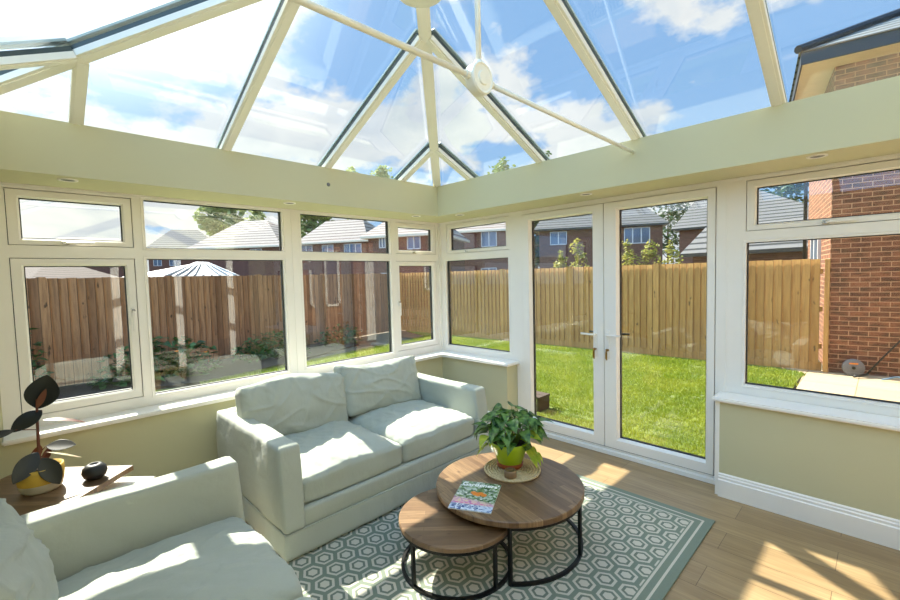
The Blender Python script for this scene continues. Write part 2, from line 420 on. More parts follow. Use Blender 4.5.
def ring_rect(bm, ax, hz, zz, hg, zg, d0, d1, mi=0, bev=.012):
    """rectangular ring in a wall: outer hz x zz, opening hg x zg; depth d0 (outside) to d1 (room side); ax 'L' (plane x=0, room +x) or 'R' (plane y=0, room -y)"""
    def P(h, z, d): return (d, h, z) if ax == 'L' else (h, -d, z)
    o = [(hz[0], zz[0]), (hz[1], zz[0]), (hz[1], zz[1]), (hz[0], zz[1])]
    g = [(hg[0], zg[0]), (hg[1], zg[0]), (hg[1], zg[1]), (hg[0], zg[1])]
    e = [(hg[0]-bev, zg[0]-bev), (hg[1]+bev, zg[0]-bev), (hg[1]+bev, zg[1]+bev), (hg[0]-bev, zg[1]+bev)]
    loops = [[bm.verts.new(P(h, z, d0)) for h, z in g], [bm.verts.new(P(h, z, d0)) for h, z in o], [bm.verts.new(P(h, z, d1)) for h, z in o],
             [bm.verts.new(P(h, z, d1)) for h, z in e], [bm.verts.new(P(h, z, .014)) for h, z in g]]
    for i in range(5):
        a, b = loops[i], loops[(i+1) % 5]
        for k in range(4):
            f = bm.faces.new((a[k], a[(k+1) % 4], b[(k+1) % 4], b[k])); f.material_index = mi
    return bm
def wbox(bm, ax, h, z, d, bev=0):
    if ax == 'L': box(bm, (d[0], h[0], z[0]), (d[1], h[1], z[1]), bev=bev)
    else: box(bm, (h[0], -d[0], z[0]), (h[1], -d[1], z[1]), bev=bev)
    return bm

# ------------------------------------------------------------------ room shell
ZS, ZB = 2.10, 2.392         # soffit and top of the ring beam
BI = .433                    # inner face of the ring beam from the glass
YN, XE = -4.01, 5.3          # far side wall, house wall
bm = B(); box(bm, (-.1, YN-.1, -.12), (XE, .1, 0)); fl = obj('floor', bm, 'floor'); tag(fl, kind='structure')

bm = B(); box(bm, (-.12, YN, 0), (.2, .1, .655)); box(bm, (-.12, YN, .655), (.055, -3.54, ZS)); box(bm, (.055, YN, .655), (.2, -3.545, ZS))
wl = obj('wall_left', bm, 'sage'); tag(wl, kind='structure')
bm = B(); box(bm, (.2, -.2, 0), (1.085, .1, .655)); box(bm, (2.842, -.2, 0), (XE, .1, .655)); box(bm, (4.5, -.2, .655), (XE, .1, ZS))
tag(obj('wall_right', bm, 'sage'), kind='structure')
bm = B(); box(bm, (-.12, YN-.15, 0), (XE, YN, ZS)); tag(obj('wall_near', bm, 'sage'), kind='structure')
# house wall: painted inside the room, with a wide white framed opening
bm = B(); box(bm, (XE, YN, 0), (XE+.2, -3.8, 3.6)); box(bm, (XE, -.05, 0), (XE+.2, .1, 3.6)); box(bm, (XE, -3.8, 2.1), (XE+.2, -.05, 3.6))
tag(obj('wall_back', bm, 'sage'), kind='structure')
bm = B(); box(bm, (XE+3.4, -5, 0), (XE+3.5, 1.5, 2.4)); box(bm, (XE+.2, -5, 2.35), (XE+3.4, 1.5, 2.45)); box(bm, (XE+.2, -5, -.1), (XE+3.4, 1.5, 0)); box(bm, (XE+.2, -5.1, -.1), (XE+3.5, -5, 2.45)); box(bm, (XE+.2, 1.5, -.1), (XE+3.5, 1.6, 2.45))
tag(obj('wall_inner', bm, 'inner_wall'), kind='structure')
bm = B()
for y in (-3.8, -2.38, -1.49, -.62, -.12): box(bm, (XE-.04, y, 0), (XE+.03, y+.11, 2.1))
box(bm, (XE-.04, -3.8, 2.04), (XE+.03, -.05, 2.12)); tag(obj('trim_9', bm, 'upvc'), kind='structure')

# ring beam and soffit (perimeter ceiling)
bm = B()
box(bm, (-.14, YN-.15, ZS), (BI, .14, ZB)); box(bm, (BI, -BI, ZS), (XE, .14, ZB)); box(bm, (BI, YN-.15, ZS), (XE, -3.577, ZB))
ceil = obj('ceiling', bm, 'sage'); tag(ceil, kind='structure')
bm = B(); box(bm, (-.2, YN-.2, ZB-.16), (-.145, .2, ZB+.0)); box(bm, (-.145, .145, ZB-.16), (XE, .2, ZB)); obj('gutter', bm, 'upvc', ceil)

# skirting boards
def skirt(name, p, q, nrm):
    p, q, nrm = Vector(p), Vector(q), Vector(nrm); prof = [(0, 0), (.019, 0), (.019, .112), (.013, .118), (.013, .132), (.008, .139), (.008, .148), (.003, .156), (0, .156)]
    bm = B(); prism(bm, [p+nrm*a+Vector((0, 0, b)) for a, b in prof], q-p); tag(obj(name, bm, 'skirting'), kind='structure')
skirt('baseboard_right', (2.84, -.2, 0), (XE, -.2, 0), (0, -1, 0))
skirt('baseboard_corner', (.2, -.2, 0), (1.083, -.2, 0), (0, -1, 0))
skirt('baseboard_left', (.2, YN, 0), (.2, -.22, 0), (1, 0, 0))
skirt('baseboard_near', (.22, YN, 0), (XE, YN, 0), (0, 1, 0))
# narrow white post at the end of the dwarf wall beside the doors
bm = B(); box(bm, (2.818, -.2, 0), (2.842, -.03, .655)); tag(obj('trim_4', bm, 'upvc'), kind='structure')

# sills
def sill(name, pts):
    bm = B(); prism(bm, [(x, y, .635) for x, y in pts], (0, 0, .027))
    es = [e for e in bm.edges]; bmesh.ops.bevel(bm, geom=es, offset=.007, segments=2, affect='EDGES')
    tag(obj(name, bm, 'upvc'), kind='structure')
sill('trim_1', [(.03, -3.545), (.23, -3.545), (.23, -.23), (1.115, -.23), (1.115, -.03), (.03, -.03)])
sill('trim_2', [(2.80, -.03), (2.80, -.23), (4.52, -.23), (4.52, -.03)])

# ------------------------------------------------------------------ windows
D0, D1 = -.035, .032
ZT = (1.746, 2.074); ZL = (.731, 1.672)
def pane(ax, h, z, parent, nm='glass_pane'):
    bm = B(); wbox(bm, ax, (h[0]-.006, h[1]+.006), (z[0]-.006, z[1]+.006), (-.010, -.004)); obj(nm, bm, 'glass', parent)
    bm = B(); g = .0055
    for (a, b) in (((h[0], h[0]+g), z), ((h[1]-g, h[1]), z), (h, (z[0], z[0]+g)), (h, (z[1]-g, z[1]))): wbox(bm, ax, a, b, (-.006, .001))
    for (a, b) in (((h[0], h[0]+.004), z), ((h[1]-.004, h[1]), z), (h, (z[0], z[0]+.004)), (h, (z[1]-.004, z[1]))): wbox(bm, ax, a, b, (-.03, -.008))
    obj('gasket', bm, 'gasket', parent)
def sash(ax, hole, zh, g, zg, parent, name, handle):
    bm = B(); ring_rect(bm, ax, (hole[0]+.004, hole[1]-.004), (zh[0]+.004, zh[1]-.004), g, zg, -.034, .027, bev=.009)
    s = obj(name, bm, 'upvc', parent); pane(ax, g, zg, s)
    sb_ = B()
    for (a_, b_) in (((hole[0]-.003, hole[0]+.006), zh), ((hole[1]-.006, hole[1]+.003), zh), (hole, (zh[0]-.003, zh[0]+.006)), (hole, (zh[1]-.006, zh[1]+.003))): wbox(sb_, ax, a_, b_, (-.038, -.034))
    obj('seal', sb_, 'gasket', s); bm = B()
    hb = B(); c0, c1, horiz = handle
    if horiz:
        wbox(hb, ax, (c0-.035, c0+.03), (c1-.008, c1+.008), (.027, .042), .003); wbox(hb, ax, (c0-.02, c0+.115), (c1-.006, c1+.006), (.046, .056), .003); wbox(hb, ax, (c0-.015, c0+.01), (c1-.006, c1+.006), (.04, .05))
    else:
        wbox(hb, ax, (c0-.011, c0+.011), (c1-.02, c1+.045), (.027, .042), .003); wbox(hb, ax, (c0-.008, c0+.008), (c1-.115, c1+.02), (.046, .058), .003); wbox(hb, ax, (c0-.006, c0+.006), (c1-.012, c1+.012), (.04, .05))
    obj('handle', hb, 'upvc', s); cb_ = B()
    if horiz: wbox(cb_, ax, (c0-.037, c0-.004), (c1-.0095, c1+.0095), (.030, .048), .002)
    else: wbox(cb_, ax, (c0-.009, c0+.009), (c1+.012, c1+.034), (.040, .052), .002)
    obj('handle_boss', cb_, 'chrome', s); bm.free()
    return s
def window(name, ax, hz, holes_top, holes_low):
    """frame made of uprights and rails round its openings"""
    bm = B(); wbox(bm, ax, hz, (.66, ZL[0]), (D0, D1)); wbox(bm, ax, hz, ZT[::-1][::-1] and (ZT[1], ZS+.012), (D0, D1)); wbox(bm, ax, hz, (ZL[1], ZT[0]), (D0, D1))
    for zz, holes in ((ZL, holes_low), (ZT, holes_top)):
        x = hz[0]
        for h in holes+[(hz[1], hz[1])]:
            if h[0]-x > .001: wbox(bm, ax, (x, h[0]), zz, (D0, D1))
            x = h[1]
    o = obj(name, bm, 'upvc'); tag(o, kind='structure'); return o
w1 = window('window_1', 'L', (-3.545, -2.862), [(-3.462, -2.868)], [(-3.462, -2.868)])
sash('L', (-3.462, -2.868), ZT, (-3.404, -2.922), (1.786, 2.024), w1, 'opening_light', (-3.19, 1.765, True))
sash('L', (-3.462, -2.868), ZL, (-3.404, -2.921), (.79, 1.624), w1, 'casement', (-2.895, 1.30, False))
def fixedbead(ax, h, z, parent):
    bm = B(); ring_rect(bm, ax, (h[0]-.018, h[1]+.018), (z[0]-.018, z[1]+.018), h, z, .005, .036, bev=.014); obj('bead', bm, 'upvc', parent); pane(ax, h, z, parent)
w2 = window('window_2', 'L', (-2.862, -1.766), [(-2.80, -1.847)], [(-2.80, -1.847)])
fixedbead('L', (-2.80, -1.847), ZT, w2); fixedbead('L', (-2.80, -1.847), ZL, w2)
w3 = window('window_3', 'L', (-1.764, -.67), [(-1.682, -.735)], [(-1.682, -.735)])
fixedbead('L', (-1.682, -.735), ZT, w3); fixedbead('L', (-1.682, -.735), ZL, w3)
w4 = window('window_4', 'L', (-.67, -.035), [(-.664, -.094)], [(-.664, -.094)])
sash('L', (-.664, -.094), ZT, (-.611, -.146), (1.786, 2.024), w4, 'opening_light', (-.40, 1.765, True))
sash('L', (-.664, -.094), ZL, (-.611, -.146), (.79, 1.624), w4, 'casement', (-.638, 1.22, False))
w5 = window('window_5', 'R', (.035, 1.085), [(.135, 1.012)], [(.118, .993)])
sash('R', (.135, 1.012), ZT, (.187, .957), (1.786, 2.024), w5, 'opening_light', (.47, 1.765, True))
fixedbead('R', (.118, .993), ZL, w5)
w6 = window('window_6', 'R', (2.845, 4.5), [(2.942, 4.40)], [(2.946, 4.40)])
sash('R', (2.942, 4.40), ZT, (2.996, 4.34), (1.786, 2.024), w6, 'opening_light', (3.36, 1.765, True))
fixedbead('R', (2.946, 4.40), ZL, w6)
# corner post and the couplers between frames
bm = B(); box(bm, (-.035, -.035, .66), (.035, .035, ZS+.01)); box(bm, (.03, -.06, .66), (.05, -.03, ZS)); tag(obj('trim_5', bm, 'upvc'), kind='structure')
bm = B(); box(bm, (-.04, -1.768, .66), (.036, -1.762, ZS)); box(bm, (1.08, -.036, .66), (1.09, .04, ZS)); box(bm, (2.835, -.034, .66), (2.846, .04, ZS)); tag(obj('trim_6', bm, 'upvc'), kind='structure')
# top cover strip against the soffit
bm = B(); box(bm, (.03, -3.545, 2.088), (.043, -.03, 2.101)); box(bm, (.03, -.043, 2.088), (4.5, -.03, 2.101)); tag(obj('trim_7', bm, 'upvc'), kind='structure')

# ------------------------------------------------------------------ french doors
bm = B()
wbox(bm, 'R', (1.088, 1.165), (0, ZS+.01), (-.035, .04)); wbox(bm, 'R', (2.775, 2.835), (0, ZS+.01), (-.035, .04)); wbox(bm, 'R', (1.165, 2.775), (2.062, ZS+.01), (-.035, .04))
wbox(bm, 'R', (1.088, 2.835), (.0, .03), (-.035, .062)); wbox(bm, 'R', (1.088, 2.835), (.03, .048), (-.035, .03))
d1 = obj('door_1', bm, 'upvc'); tag(d1, kind='structure')
bm = B(); wbox(bm, 'R', (1.165, 2.775), (.046, .058), (-.02, .028)); wbox(bm, 'R', (1.16, 1.175), (.05, 2.07), (-.035, -.031)); wbox(bm, 'R', (1.966, 1.982), (.05, 2.07), (-.035, -.031)); wbox(bm, 'R', (2.765, 2.78), (.05, 2.07), (-.035, -.031)); obj('draught_seal', bm, 'gasket', d1)
def leaf(h, g, hx, dirn):
    bm = B(); ring_rect(bm, 'R', h, (.058, 2.057), g, (.141, 1.995), -.03, .046, bev=.012)
    lf = obj('door_leaf', bm, 'upvc', d1); pane('R', g, (.141, 1.995), lf)
    hb = B(); wbox(hb, 'R', (hx-.013, hx+.013), (.80, 1.03), (.046, .053), .003)
    tube(hb, [(hx, -.05, .99), (hx, -.085, .99)], .009); tube(hb, [(hx, -.085, .99), (hx+dirn*.03, -.09, .99), (hx+dirn*.115, -.088, .992)], .0085)
    obj('handle', hb, 'upvc', lf, True)
    ob = B(); wbox(ob, 'R', (hx-.013, hx+.013), (.80, 1.03), (-.04, -.03)); tube(ob, [(hx, .035, .99), (hx, .075, .99)], .009); tube(ob, [(hx, .075, .99), (hx+dirn*.12, .077, .99)], .0085)
    obj('outside_handle', ob, 'black_metal', lf, True)
    kb = B(); tube(kb, [(hx, -.052, .868), (hx, -.075, .868)], .008); box(kb, (hx-.002, -.098, .856), (hx+.002, -.07, .88))
    for k, zz in ((0, .80), (1, .79)): box(kb, (hx-.006+.006*k, -.094, zz), (hx+.004+.006*k, -.091, .857))
    obj('lock_and_keys', kb, 'key_brass', lf)
leaf((1.170, 1.971), (1.253, 1.868), 1.905, -1)
leaf((1.977, 2.770), (2.087, 2.713), 2.012, 1)

# ------------------------------------------------------------------ roof
SL = .445; W_ = 3.144; HR = W_/2
RX, RY, RZ = BI+HR, -BI-HR, 2.394+SL*HR
def zr(t): return 2.394+SL*t
def rafter(p, q, w, name='roof_rafter', dark=True):
    bm = B(); bar(bm, p, q, w, .030); bar(bm, p, q, w*.55, .008, off=-.006)
    o = obj(name, bm, 'upvc_cream', ceil)
    bm = B(); bar(bm, p, q, w*.94, .022, off=.0305); obj('glazing_bar', bm, 'darkbar', o)
    bm = B(); bar(bm, p, q, w*.8, .012, off=.076); obj('outer_cap', bm, 'cap_grey', o)
    return o
OUT = .40   # rafters carry on over the beam to the eaves
JL = [.423, 1.193]           # jack offsets from a corner
jy = [-.856, -1.626, -2.384, -3.154]
for y in jy:
    run = min(-y-BI, y+BI+W_)
    rafter((BI-OUT, y, zr(-OUT)), (BI+run-.02, y, zr(run-.02)), .062)
for x in (.856, 1.626, 2.39, 3.16, 3.93, 4.70):
    run = min(x-BI, HR)-.02
    rafter((x, -BI+OUT, zr(-OUT)), (x, -BI-run, zr(run)), .062)
    rafter((x, -BI-W_-OUT, zr(-OUT)), (x, -BI-W_+run, zr(run)), .062)
rafter((BI-OUT, -BI+OUT, zr(-OUT)), (RX, RY, RZ), .075, 'hip_rafter')
rafter((BI-OUT, -BI-W_-OUT, zr(-OUT)), (RX, RY, RZ), .075, 'hip_rafter')
bm = B(); box(bm, (RX-.05, RY-.06, RZ-.07), (XE, RY+.06, RZ+.06)); obj('ridge_beam', bm, 'upvc_cream', ceil)
bm = B(); lathe(bm, [(0, -.045), (.05, -.045), (.108, -.035), (.122, -.02), (.122, .0), (.11, .02), (0, .02)], (RX+.01, RY, RZ-.222), 48)
tube(bm, [(RX+.01, RY, RZ-.22), (RX+.01, RY, RZ-.05)], .03); obj('ridge_boss', bm, 'upvc_cream', ceil, True)
# glass sheets, one per slope
GO = .068
nL = Vector((-SL, 0, 1)).normalized(); nR = Vector((0, SL, 1)).normalized(); nN = Vector((0, -SL, 1)).normalized()
def sheet(pts, n, extra=.006):
    pts = [Vector(p)+n*GO for p in pts]; bm = B(); prism(bm, pts, n*extra); return obj('roof_glass', bm, 'roofglass', ceil)
o = OUT+.05; e0 = zr(-o)
sheet([(BI-o, -BI+o, e0), (BI-o, -BI-W_-o, e0), (RX, RY, RZ)], nL)
sheet([(BI-o, -BI+o, e0), (XE, -BI+o, e0), (XE, RY, RZ), (RX, RY, RZ)], nR)
sheet([(BI-o, -BI-W_-o, e0), (XE, -BI-W_-o, e0), (XE, RY, RZ), (RX, RY, RZ)], nN)
# tie bar with its round boss
tb = thing('tie_bar', 'thin white steel tie bar across the roof with a round hub and upright rod', 'tie bar', (2.37, RY, 2.325))
def loc(o_, root):
    for v in o_.data.vertices: v.co -= root.location
    return o_
bm = B(); tube(bm, [(2.37, -BI, 2.31), (2.37, RY+.06, 2.325)], .012); tube(bm, [(2.37, RY-.06, 2.325), (2.37, -BI-W_, 2.31)], .012); loc(obj('cross_rod', bm, 'upvc_cream', tb, True), tb)
bm = B(); tube(bm, [(2.37, RY, 2.385), (2.37, RY, RZ-.07)], .012); tube(bm, [(2.37, RY, 2.38), (2.37, RY, 2.40)], .018); loc(obj('hanger_rod', bm, 'upvc_cream', tb, True), tb)
bm = B(); lathe(bm, [(0, -.026), (.058, -.026), (.066, -.02), (.066, .02), (.06, .026), (.052, .022), (.03, .022), (.026, .027), (0, .027)], (0, 0, 0), 40)
for s in (-1, 1): tube(bm, [(0, s*.06, 0), (0, s*.085, 0)], .017)
for v in bm.verts: pass
hub = obj('hub', bm, 'upvc_cream', tb)
for v in hub.data.vertices:
    x, y, z = v.co
    v.co = (z, y, x) if abs(y) < .0001 or True else v.co
# (axis along the ridge) rod sockets are re-made upright in the hub's own frame
hub.data.update()

# downlights
def downlight(x, y, label):
    t = thing('downlight', label, 'downlight', (x, y, ZS), 0, 'recessed downlights in the soffit')
    bm = B(); lathe(bm, [(.032, -.0005), (.034, -.006), (.045, -.006), (.046, 0)], (0, 0, 0), 32); obj('rim', bm, 'upvc', t, True)
    bm = B(); lathe(bm, [(0, -.003), (.033, -.003)], (0, 0, 0), 24); obj('lens', bm, 'grey_plastic', t, True)
downlight(.33, -3.20, 'round recessed downlight in left soffit above the plant window')
downlight(.33, -1.91, 'round recessed downlight in left soffit above the post between wide windows')
downlight(.335, -.633, 'round recessed downlight in left soffit closest to room corner')
downlight(.639, -.33, 'round recessed downlight in door-side soffit closest to room corner')
downlight(1.976, -.335, 'round recessed downlight in soffit above the french doors')
downlight(3.32, -.335, 'round recessed downlight in soffit above the right-hand window')
p = at_plane(328.5, 184.5, Vector((BI, 0, 0)), Vector((1, 0, 0)))
bm = B(); lathe(bm, [(0, .004), (.012, .003), (.016, 0), (0, 0)], (0, 0, 0), 20)  # thin disc standing for a dark round smudge on the beam face
sc_ = obj('beam_mark', bm, 'grey_plastic', None, True); sc_.rotation_euler = (0, PI/2, 0); sc_.location = p; tag(sc_, 'small round grey mark on the left beam face', 'mark')

# ------------------------------------------------------------------ sofas
def fbm(p, s): return noise.fractal(Vector(p)*s, 1.0, 2.0, 3)
def ridge(p, s, off):
    n = noise.noise(Vector(p)*s+Vector(off)); return max(0, 1-abs(n)*5)**2
def make_sofa(loc_, rz, seed, label, lean, cb=0.0, ah=0.0):
    S = thing('sofa', label, 'sofa', loc_, rz)
    H = .535; Wd = .838; AT = .12
    off = Vector((seed*3.1, seed*7.7, 0))
    # base with front rail
    bm = softbox((H-.03, Wd-.03, .055), .015, (10, 14, 3), fn=lambda p, q: p+Vector((0, 0, .185))); obj('base', bm, 'fabric', S, True)
    # skirt (loose cover hem)
    def fk(p, q):
        fl = .012*(1-(p.z+.067)/.134); w = 1+.6*noise.noise(Vector((p.x*5, p.y*5, seed)))
        p.x += (q[0]*fl*w if abs(q[0]) > .99 else 0); p.y += (q[1]*fl*w if abs(q[1]) > .99 else 0)
        if abs(q[0]) > .99: p.x += q[0]*.004*noise.noise(Vector((0, p.y*14, p.z*3+seed)))
        if abs(q[1]) > .99: p.y += q[1]*.004*noise.noise(Vector((p.x*14, 0, p.z*3+seed)))
        return p+Vector((0, 0, .079))
    bm = softbox((H, Wd, .067), .005, (50, 70, 8), fn=fk); obj('skirt', bm, 'fabric', S, True)
    bm = B(); tube(bm, [(H+.001, -Wd, .146), (H+.001, Wd, .146)], .0028, 6); 
    for s in (-1, 1): tube(bm, [(-H, s*(Wd+.001), .146), (H, s*(Wd+.001), .146)], .0028, 6)
    obj('piping', bm, 'fabric', S, True)
    # arms
    for s in (-1, 1):
        def fa(p, q, s=s):
            p = p+Vector((0, s*(Wd-AT/2), .372+ah/2))
            h = (p.z-.145)/.46
            if q[0] > 0: p.x -= lean*max(0, h)**1.25*max(0, min(1, (p.x-.2)/.3))
            p.y += s*.010*math.sin(h*PI)*(1 if q[1]*s > 0 else 0)
            p.z += .006*noise.noise(Vector((p.x*4, p.y*4, seed)))
            p += Vector((noise.noise(p*5+off)*.005, noise.noise(p*4+off+Vector((5, 0, 0)))*.007+.004*ridge(Vector((p.x, 0, p.z*1.3)), 4, off), 0))
            return p
        bm = softbox((H, AT/2, .230+ah/2), .018, (40, 10, 26), fn=fa); obj('arm', bm, 'fabric', S, True)
    # front rail above the skirt
    bm = softbox((.02, Wd-AT+.01, .055), .012, (2, 30, 6), fn=lambda p, q: p+Vector((H-.03+noise.noise(Vector((0, p.y*4, p.z*8+seed)))*.004, 0, .195))); obj('front_rail', bm, 'fabric', S, True)
    # back
    bm = softbox((.085, Wd-.02, .235), .05, (6, 30, 14), fn=lambda p, q: p+Vector((-H+.085, 0, .375))); obj('backrest', bm, 'fabric', S, True)
    # seat cushions
    cw = (Wd-AT)
    for s in (-1, 1):
        def fs(p, q, s=s):
            top = q[2] > 0; tz = max(0.0, q[2])**1.2
            x, y = q[0], q[1]
            p.z += tz*(.042*(1-x**4)*(1-y**4)-.012*(abs(x)**6+abs(y)**6))
            w = Vector((p.x, p.y, 0))*1.0+Vector((s*5+seed, seed*2, 0))
            if top:
                p.z += tz*(.014*fbm(w+Vector((0, 0, .2)), 4.0)+.007*ridge(Vector((w.x*1.0+w.y*1.4, w.y*.5, 0)), 5, (s, seed, 0))+.006*ridge(Vector((w.x*.6-w.y*1.2, w.x*.5, 0)), 8, (s, seed+3, 0)))
            p.x += .012*noise.noise(Vector((p.y*6, p.z*9, seed+s)))*(1 if q[0] > .5 else 0)
            if q[0] > .9: p.x += .018*(1-y**4)
            return p+Vector((.09, s*cw/2, .322))
        bm = softbox((.39, cw/2-.003, .078), .022, (60, 56, 12), fn=fs); c = obj('seat_cushion', bm, 'fabric', S, True)
    # back cushions
    for s in (-1, 1):
        sd = seed*1.7+s
        def fb(p, q, s=s, sd=sd):
            y, z = q[1], q[2]
            p.x *= (1+.55*(1-y*y)*(1-z*z))
            p.z += -.014*(y*y)*(1 if z > 0 else .2)*(.5+.5*z)+.02*abs(y)**8*max(0, z)**4
            if z > 0: p.z += .020*math.sin(y*2.6+sd*2)*z
            w = Vector((q[0]*.1, p.y, p.z))
            k = .014*fbm(w+Vector((sd, 0, 0)), 3.4)+.007*ridge(Vector((0, w.y*1.1-w.z*.8, w.z*.9)), 5, (sd, 9, 0))+.012*ridge(Vector((0, w.y*.7+w.z*1.2, w.z*1.6)), 5, (sd, 1, 0))+.012*ridge(Vector((0, w.y*1.3, w.z*.35)), 9, (sd, 4, 0))*max(0, z)
            p.x += k*(1 if q[0] > 0 else -.3)
            p.z += .014*noise.noise(w*6)
            # lean back
            a = .20; c_, s_ = math.cos(a), math.sin(a)
            x2 = p.x*c_-p.z*s_; z2 = p.x*s_+p.z*c_
            return Vector((x2-.25+cb, p.y*1.05+s*(cw/2+.012)-.028, z2+.592-(p.y*.07 if s > 0 else p.y*.045)))
        bm = softbox((.085, cw/2+.004, .205), .05, (12, 60, 44), fn=fb); obj('back_cushion', bm, 'fabric', S, True)
    for sx in (-1, 1):
        for sy in (-1, 1):
            bm = B(); box(bm, (sx*(H-.05)-.025, sy*(Wd-.05)-.025, 0), (sx*(H-.05)+.025, sy*(Wd-.05)+.025, .14)); obj('foot', bm, 'foot', S)
    return S
make_sofa((.866, -1.67, .009), 0, 1.0, 'pale sage two-seat sofa standing under the left windows', .05)
make_sofa((2.15, -3.235, .009), PI/2, 2.3, 'pale sage sofa in the near foreground, cut by the left frame edge', .03, -.055, .035)

# ------------------------------------------------------------------ rug
bm = B(); box(bm, (1.16, -3.02, .001), (2.91, -.57, .009)); tag(obj('rug', bm, 'rug'), 'sage and cream honeycomb patterned rug on the oak floor', 'rug')

# ------------------------------------------------------------------ nesting coffee tables
def arc(cx, cy, r, a0, a1, z, n=48): return [(cx+r*math.cos(math.radians(a0+(a1-a0)*i/n)), cy+r*math.sin(math.radians(a0+(a1-a0)*i/n)), z) for i in range(n+1)]
def sqtube(bm, pts, w):
    pts = [Vector(p) for p in pts]; rings = []
    for i, p in enumerate(pts):
        d = pts[min(i+1, len(pts)-1)]-pts[max(i-1, 0)]; s = d.cross(Vector((0, 0, 1))).normalized(); u = s.cross(d).normalized()
        rings.append([bm.verts.new(p+s*a*w/2+u*b*w/2) for a, b in ((-1, -1), (1, -1), (1, 1), (-1, 1))])
    for a, b in zip(rings, rings[1:]):
        for k in range(4): bm.faces.new((a[k], a[(k+1) % 4], b[(k+1) % 4], b[k]))
    bm.faces.new(rings[0][::-1]); bm.faces.new(rings[-1])
def ctable(cx, cy, R, h, th, rr, gap, legs, mtop, label):
    T = thing('coffee_table', label, 'coffee table', (cx, cy, .009), 0, None)
    h -= .009
    bm = B(); lathe(bm, [(0, h-th), (R-.004, h-th), (R, h-th+.004), (R, h-.004), (R-.004, h), (0, h)], (0, 0, 0), 96)
    o_ = obj('tabletop', bm, mtop, T)
    bm = B(); sqtube(bm, arc(0, 0, rr, gap[0], gap[1], .008), .016); obj('base_ring', bm, 'black_metal', T)
    bm = B(); sqtube(bm, arc(0, 0, rr, gap[0], gap[1], h-th-.008), .016); obj('top_ring', bm, 'black_metal', T)
    for a in legs:
        x, y = rr*math.cos(math.radians(a)), rr*math.sin(math.radians(a)); bm = B(); box(bm, (x-.008, y-.008, 0), (x+.008, y+.008, h-th)); obj('leg', bm, 'black_metal', T)
ctable(2.112, -1.522, .411, .332, .032, .395, (-52, 172), (-52, 16, 100, 172), 'top_big', 'larger round wooden coffee table with black ring frame, holding the plant')
ctable(2.040, -1.880, .296, .268, .026, .283, (-180, 180), (-92.5, -5, 87, 175), 'top_small', 'smaller lower round wooden coffee table tucked under the larger one')

# ------------------------------------------------------------------ magazine
mz = .3325
p0 = Vector((2.063, -1.958, mz)); p1 = Vector((2.256, -1.853, mz)); ang = math.atan2(p1.y-p0.y, p1.x-p0.x)
mg = thing('magazine', 'glossy gardening magazine lying on the larger coffee table', 'magazine', p0, ang)
bm = B(); box(bm, (.0005, .0005, 0), (.2205, .2955, .0045)); obj('pages', bm, 'paper', mg)
bm = B(); box(bm, (0, 0, .0046), (.221, .296, .0056)); obj('cover', bm, 'cover', mg)
def text(body, size, x, y, z, m, parent, name, ax=(0, 0, 0), ext=.0002):
    cu = bpy.data.curves.new(name, 'FONT'); cu.body = body; cu.size = size; cu.extrude = ext; cu.offset = size*.02
    tmp = bpy.data.objects.new(name+'_c', cu); COL.objects.link(tmp); bpy.context.view_layer.update()
    me = bpy.data.meshes.new_from_object(tmp.evaluated_get(bpy.context.evaluated_depsgraph_get())); bpy.data.objects.remove(tmp)
    me.materials.clear(); me.materials.append(M[m]); o_ = bpy.data.objects.new(name, me); COL.objects.link(o_); o_.parent = parent; o_.location = (x, y, z); o_.rotation_euler = ax; return o_
text("Gardeners'", .046, .008, .246, .0059, 'white_text', mg, 'title')
bm = B(); random.seed(5)
for (cx, cy, r) in ((.105, .165, .018), (.13, .172, .017), (.15, .160, .016), (.09, .176, .014), (.12, .155, .014)):
    bm2 = lathe(bm, [(0, .0062), (r*.7, .0061), (r, .0058)], (cx, cy, 0), 20)
obj('cover_picture', bm, 'orange', mg)
bm = B()
for i in range(16):
    y = .018+.013*(i % 3); x = .012+.013*(i//3)*2.2
    box(bm, (x, y, .0057), (x+.010+random.random()*.014, y+.006, .0059))
obj('headline_strip', bm, 'blue_ink', mg)
bm = B()
for i in range(6): box(bm, (.02+i*.026, .062, .0057), (.036+i*.026, .068, .0059))
obj('headline_strip', bm, 'pink_ink', mg)

# ------------------------------------------------------------------ woven mat, tealight, plant
tz = .332
mc = Vector((2.045, -1.40, tz))
bm = B(); random.seed(3)
for k in range(10):
    r = .012+k*.0165
    n = max(14, int(r*2*PI/.011)); pts = []; rs = []
    for i in range(n):
        a = 2*PI*i/n; pts.append((r*math.cos(a), r*math.sin(a), .0095+(.002 if i % 2 else 0))); rs.append(.0085 if i % 2 else .0068)
    tube(bm, pts, rs, 6, closed=True)
lathe(bm, [(0, .003), (.16, .003), (.16, .0)], (0, 0, 0), 40)
mt = obj('woven_placemat', bm, 'weave', None, True); mt.location = mc; tag(mt, 'round woven straw mat under the green plant pot', 'placemat')
bm = B(); lathe(bm, [(0, 0), (.034, 0), (.036, .004), (.035, .036), (.03, .040), (.022, .040), (.022, .036), (0, .036)], (0, 0, 0), 32)
tl = obj('tealight_holder', bm, 'top_small', None, True); tl.location = (2.108, -1.50, tz+.0185); tag(tl, 'small round wooden tealight holder in front of green pot', 'candle holder')

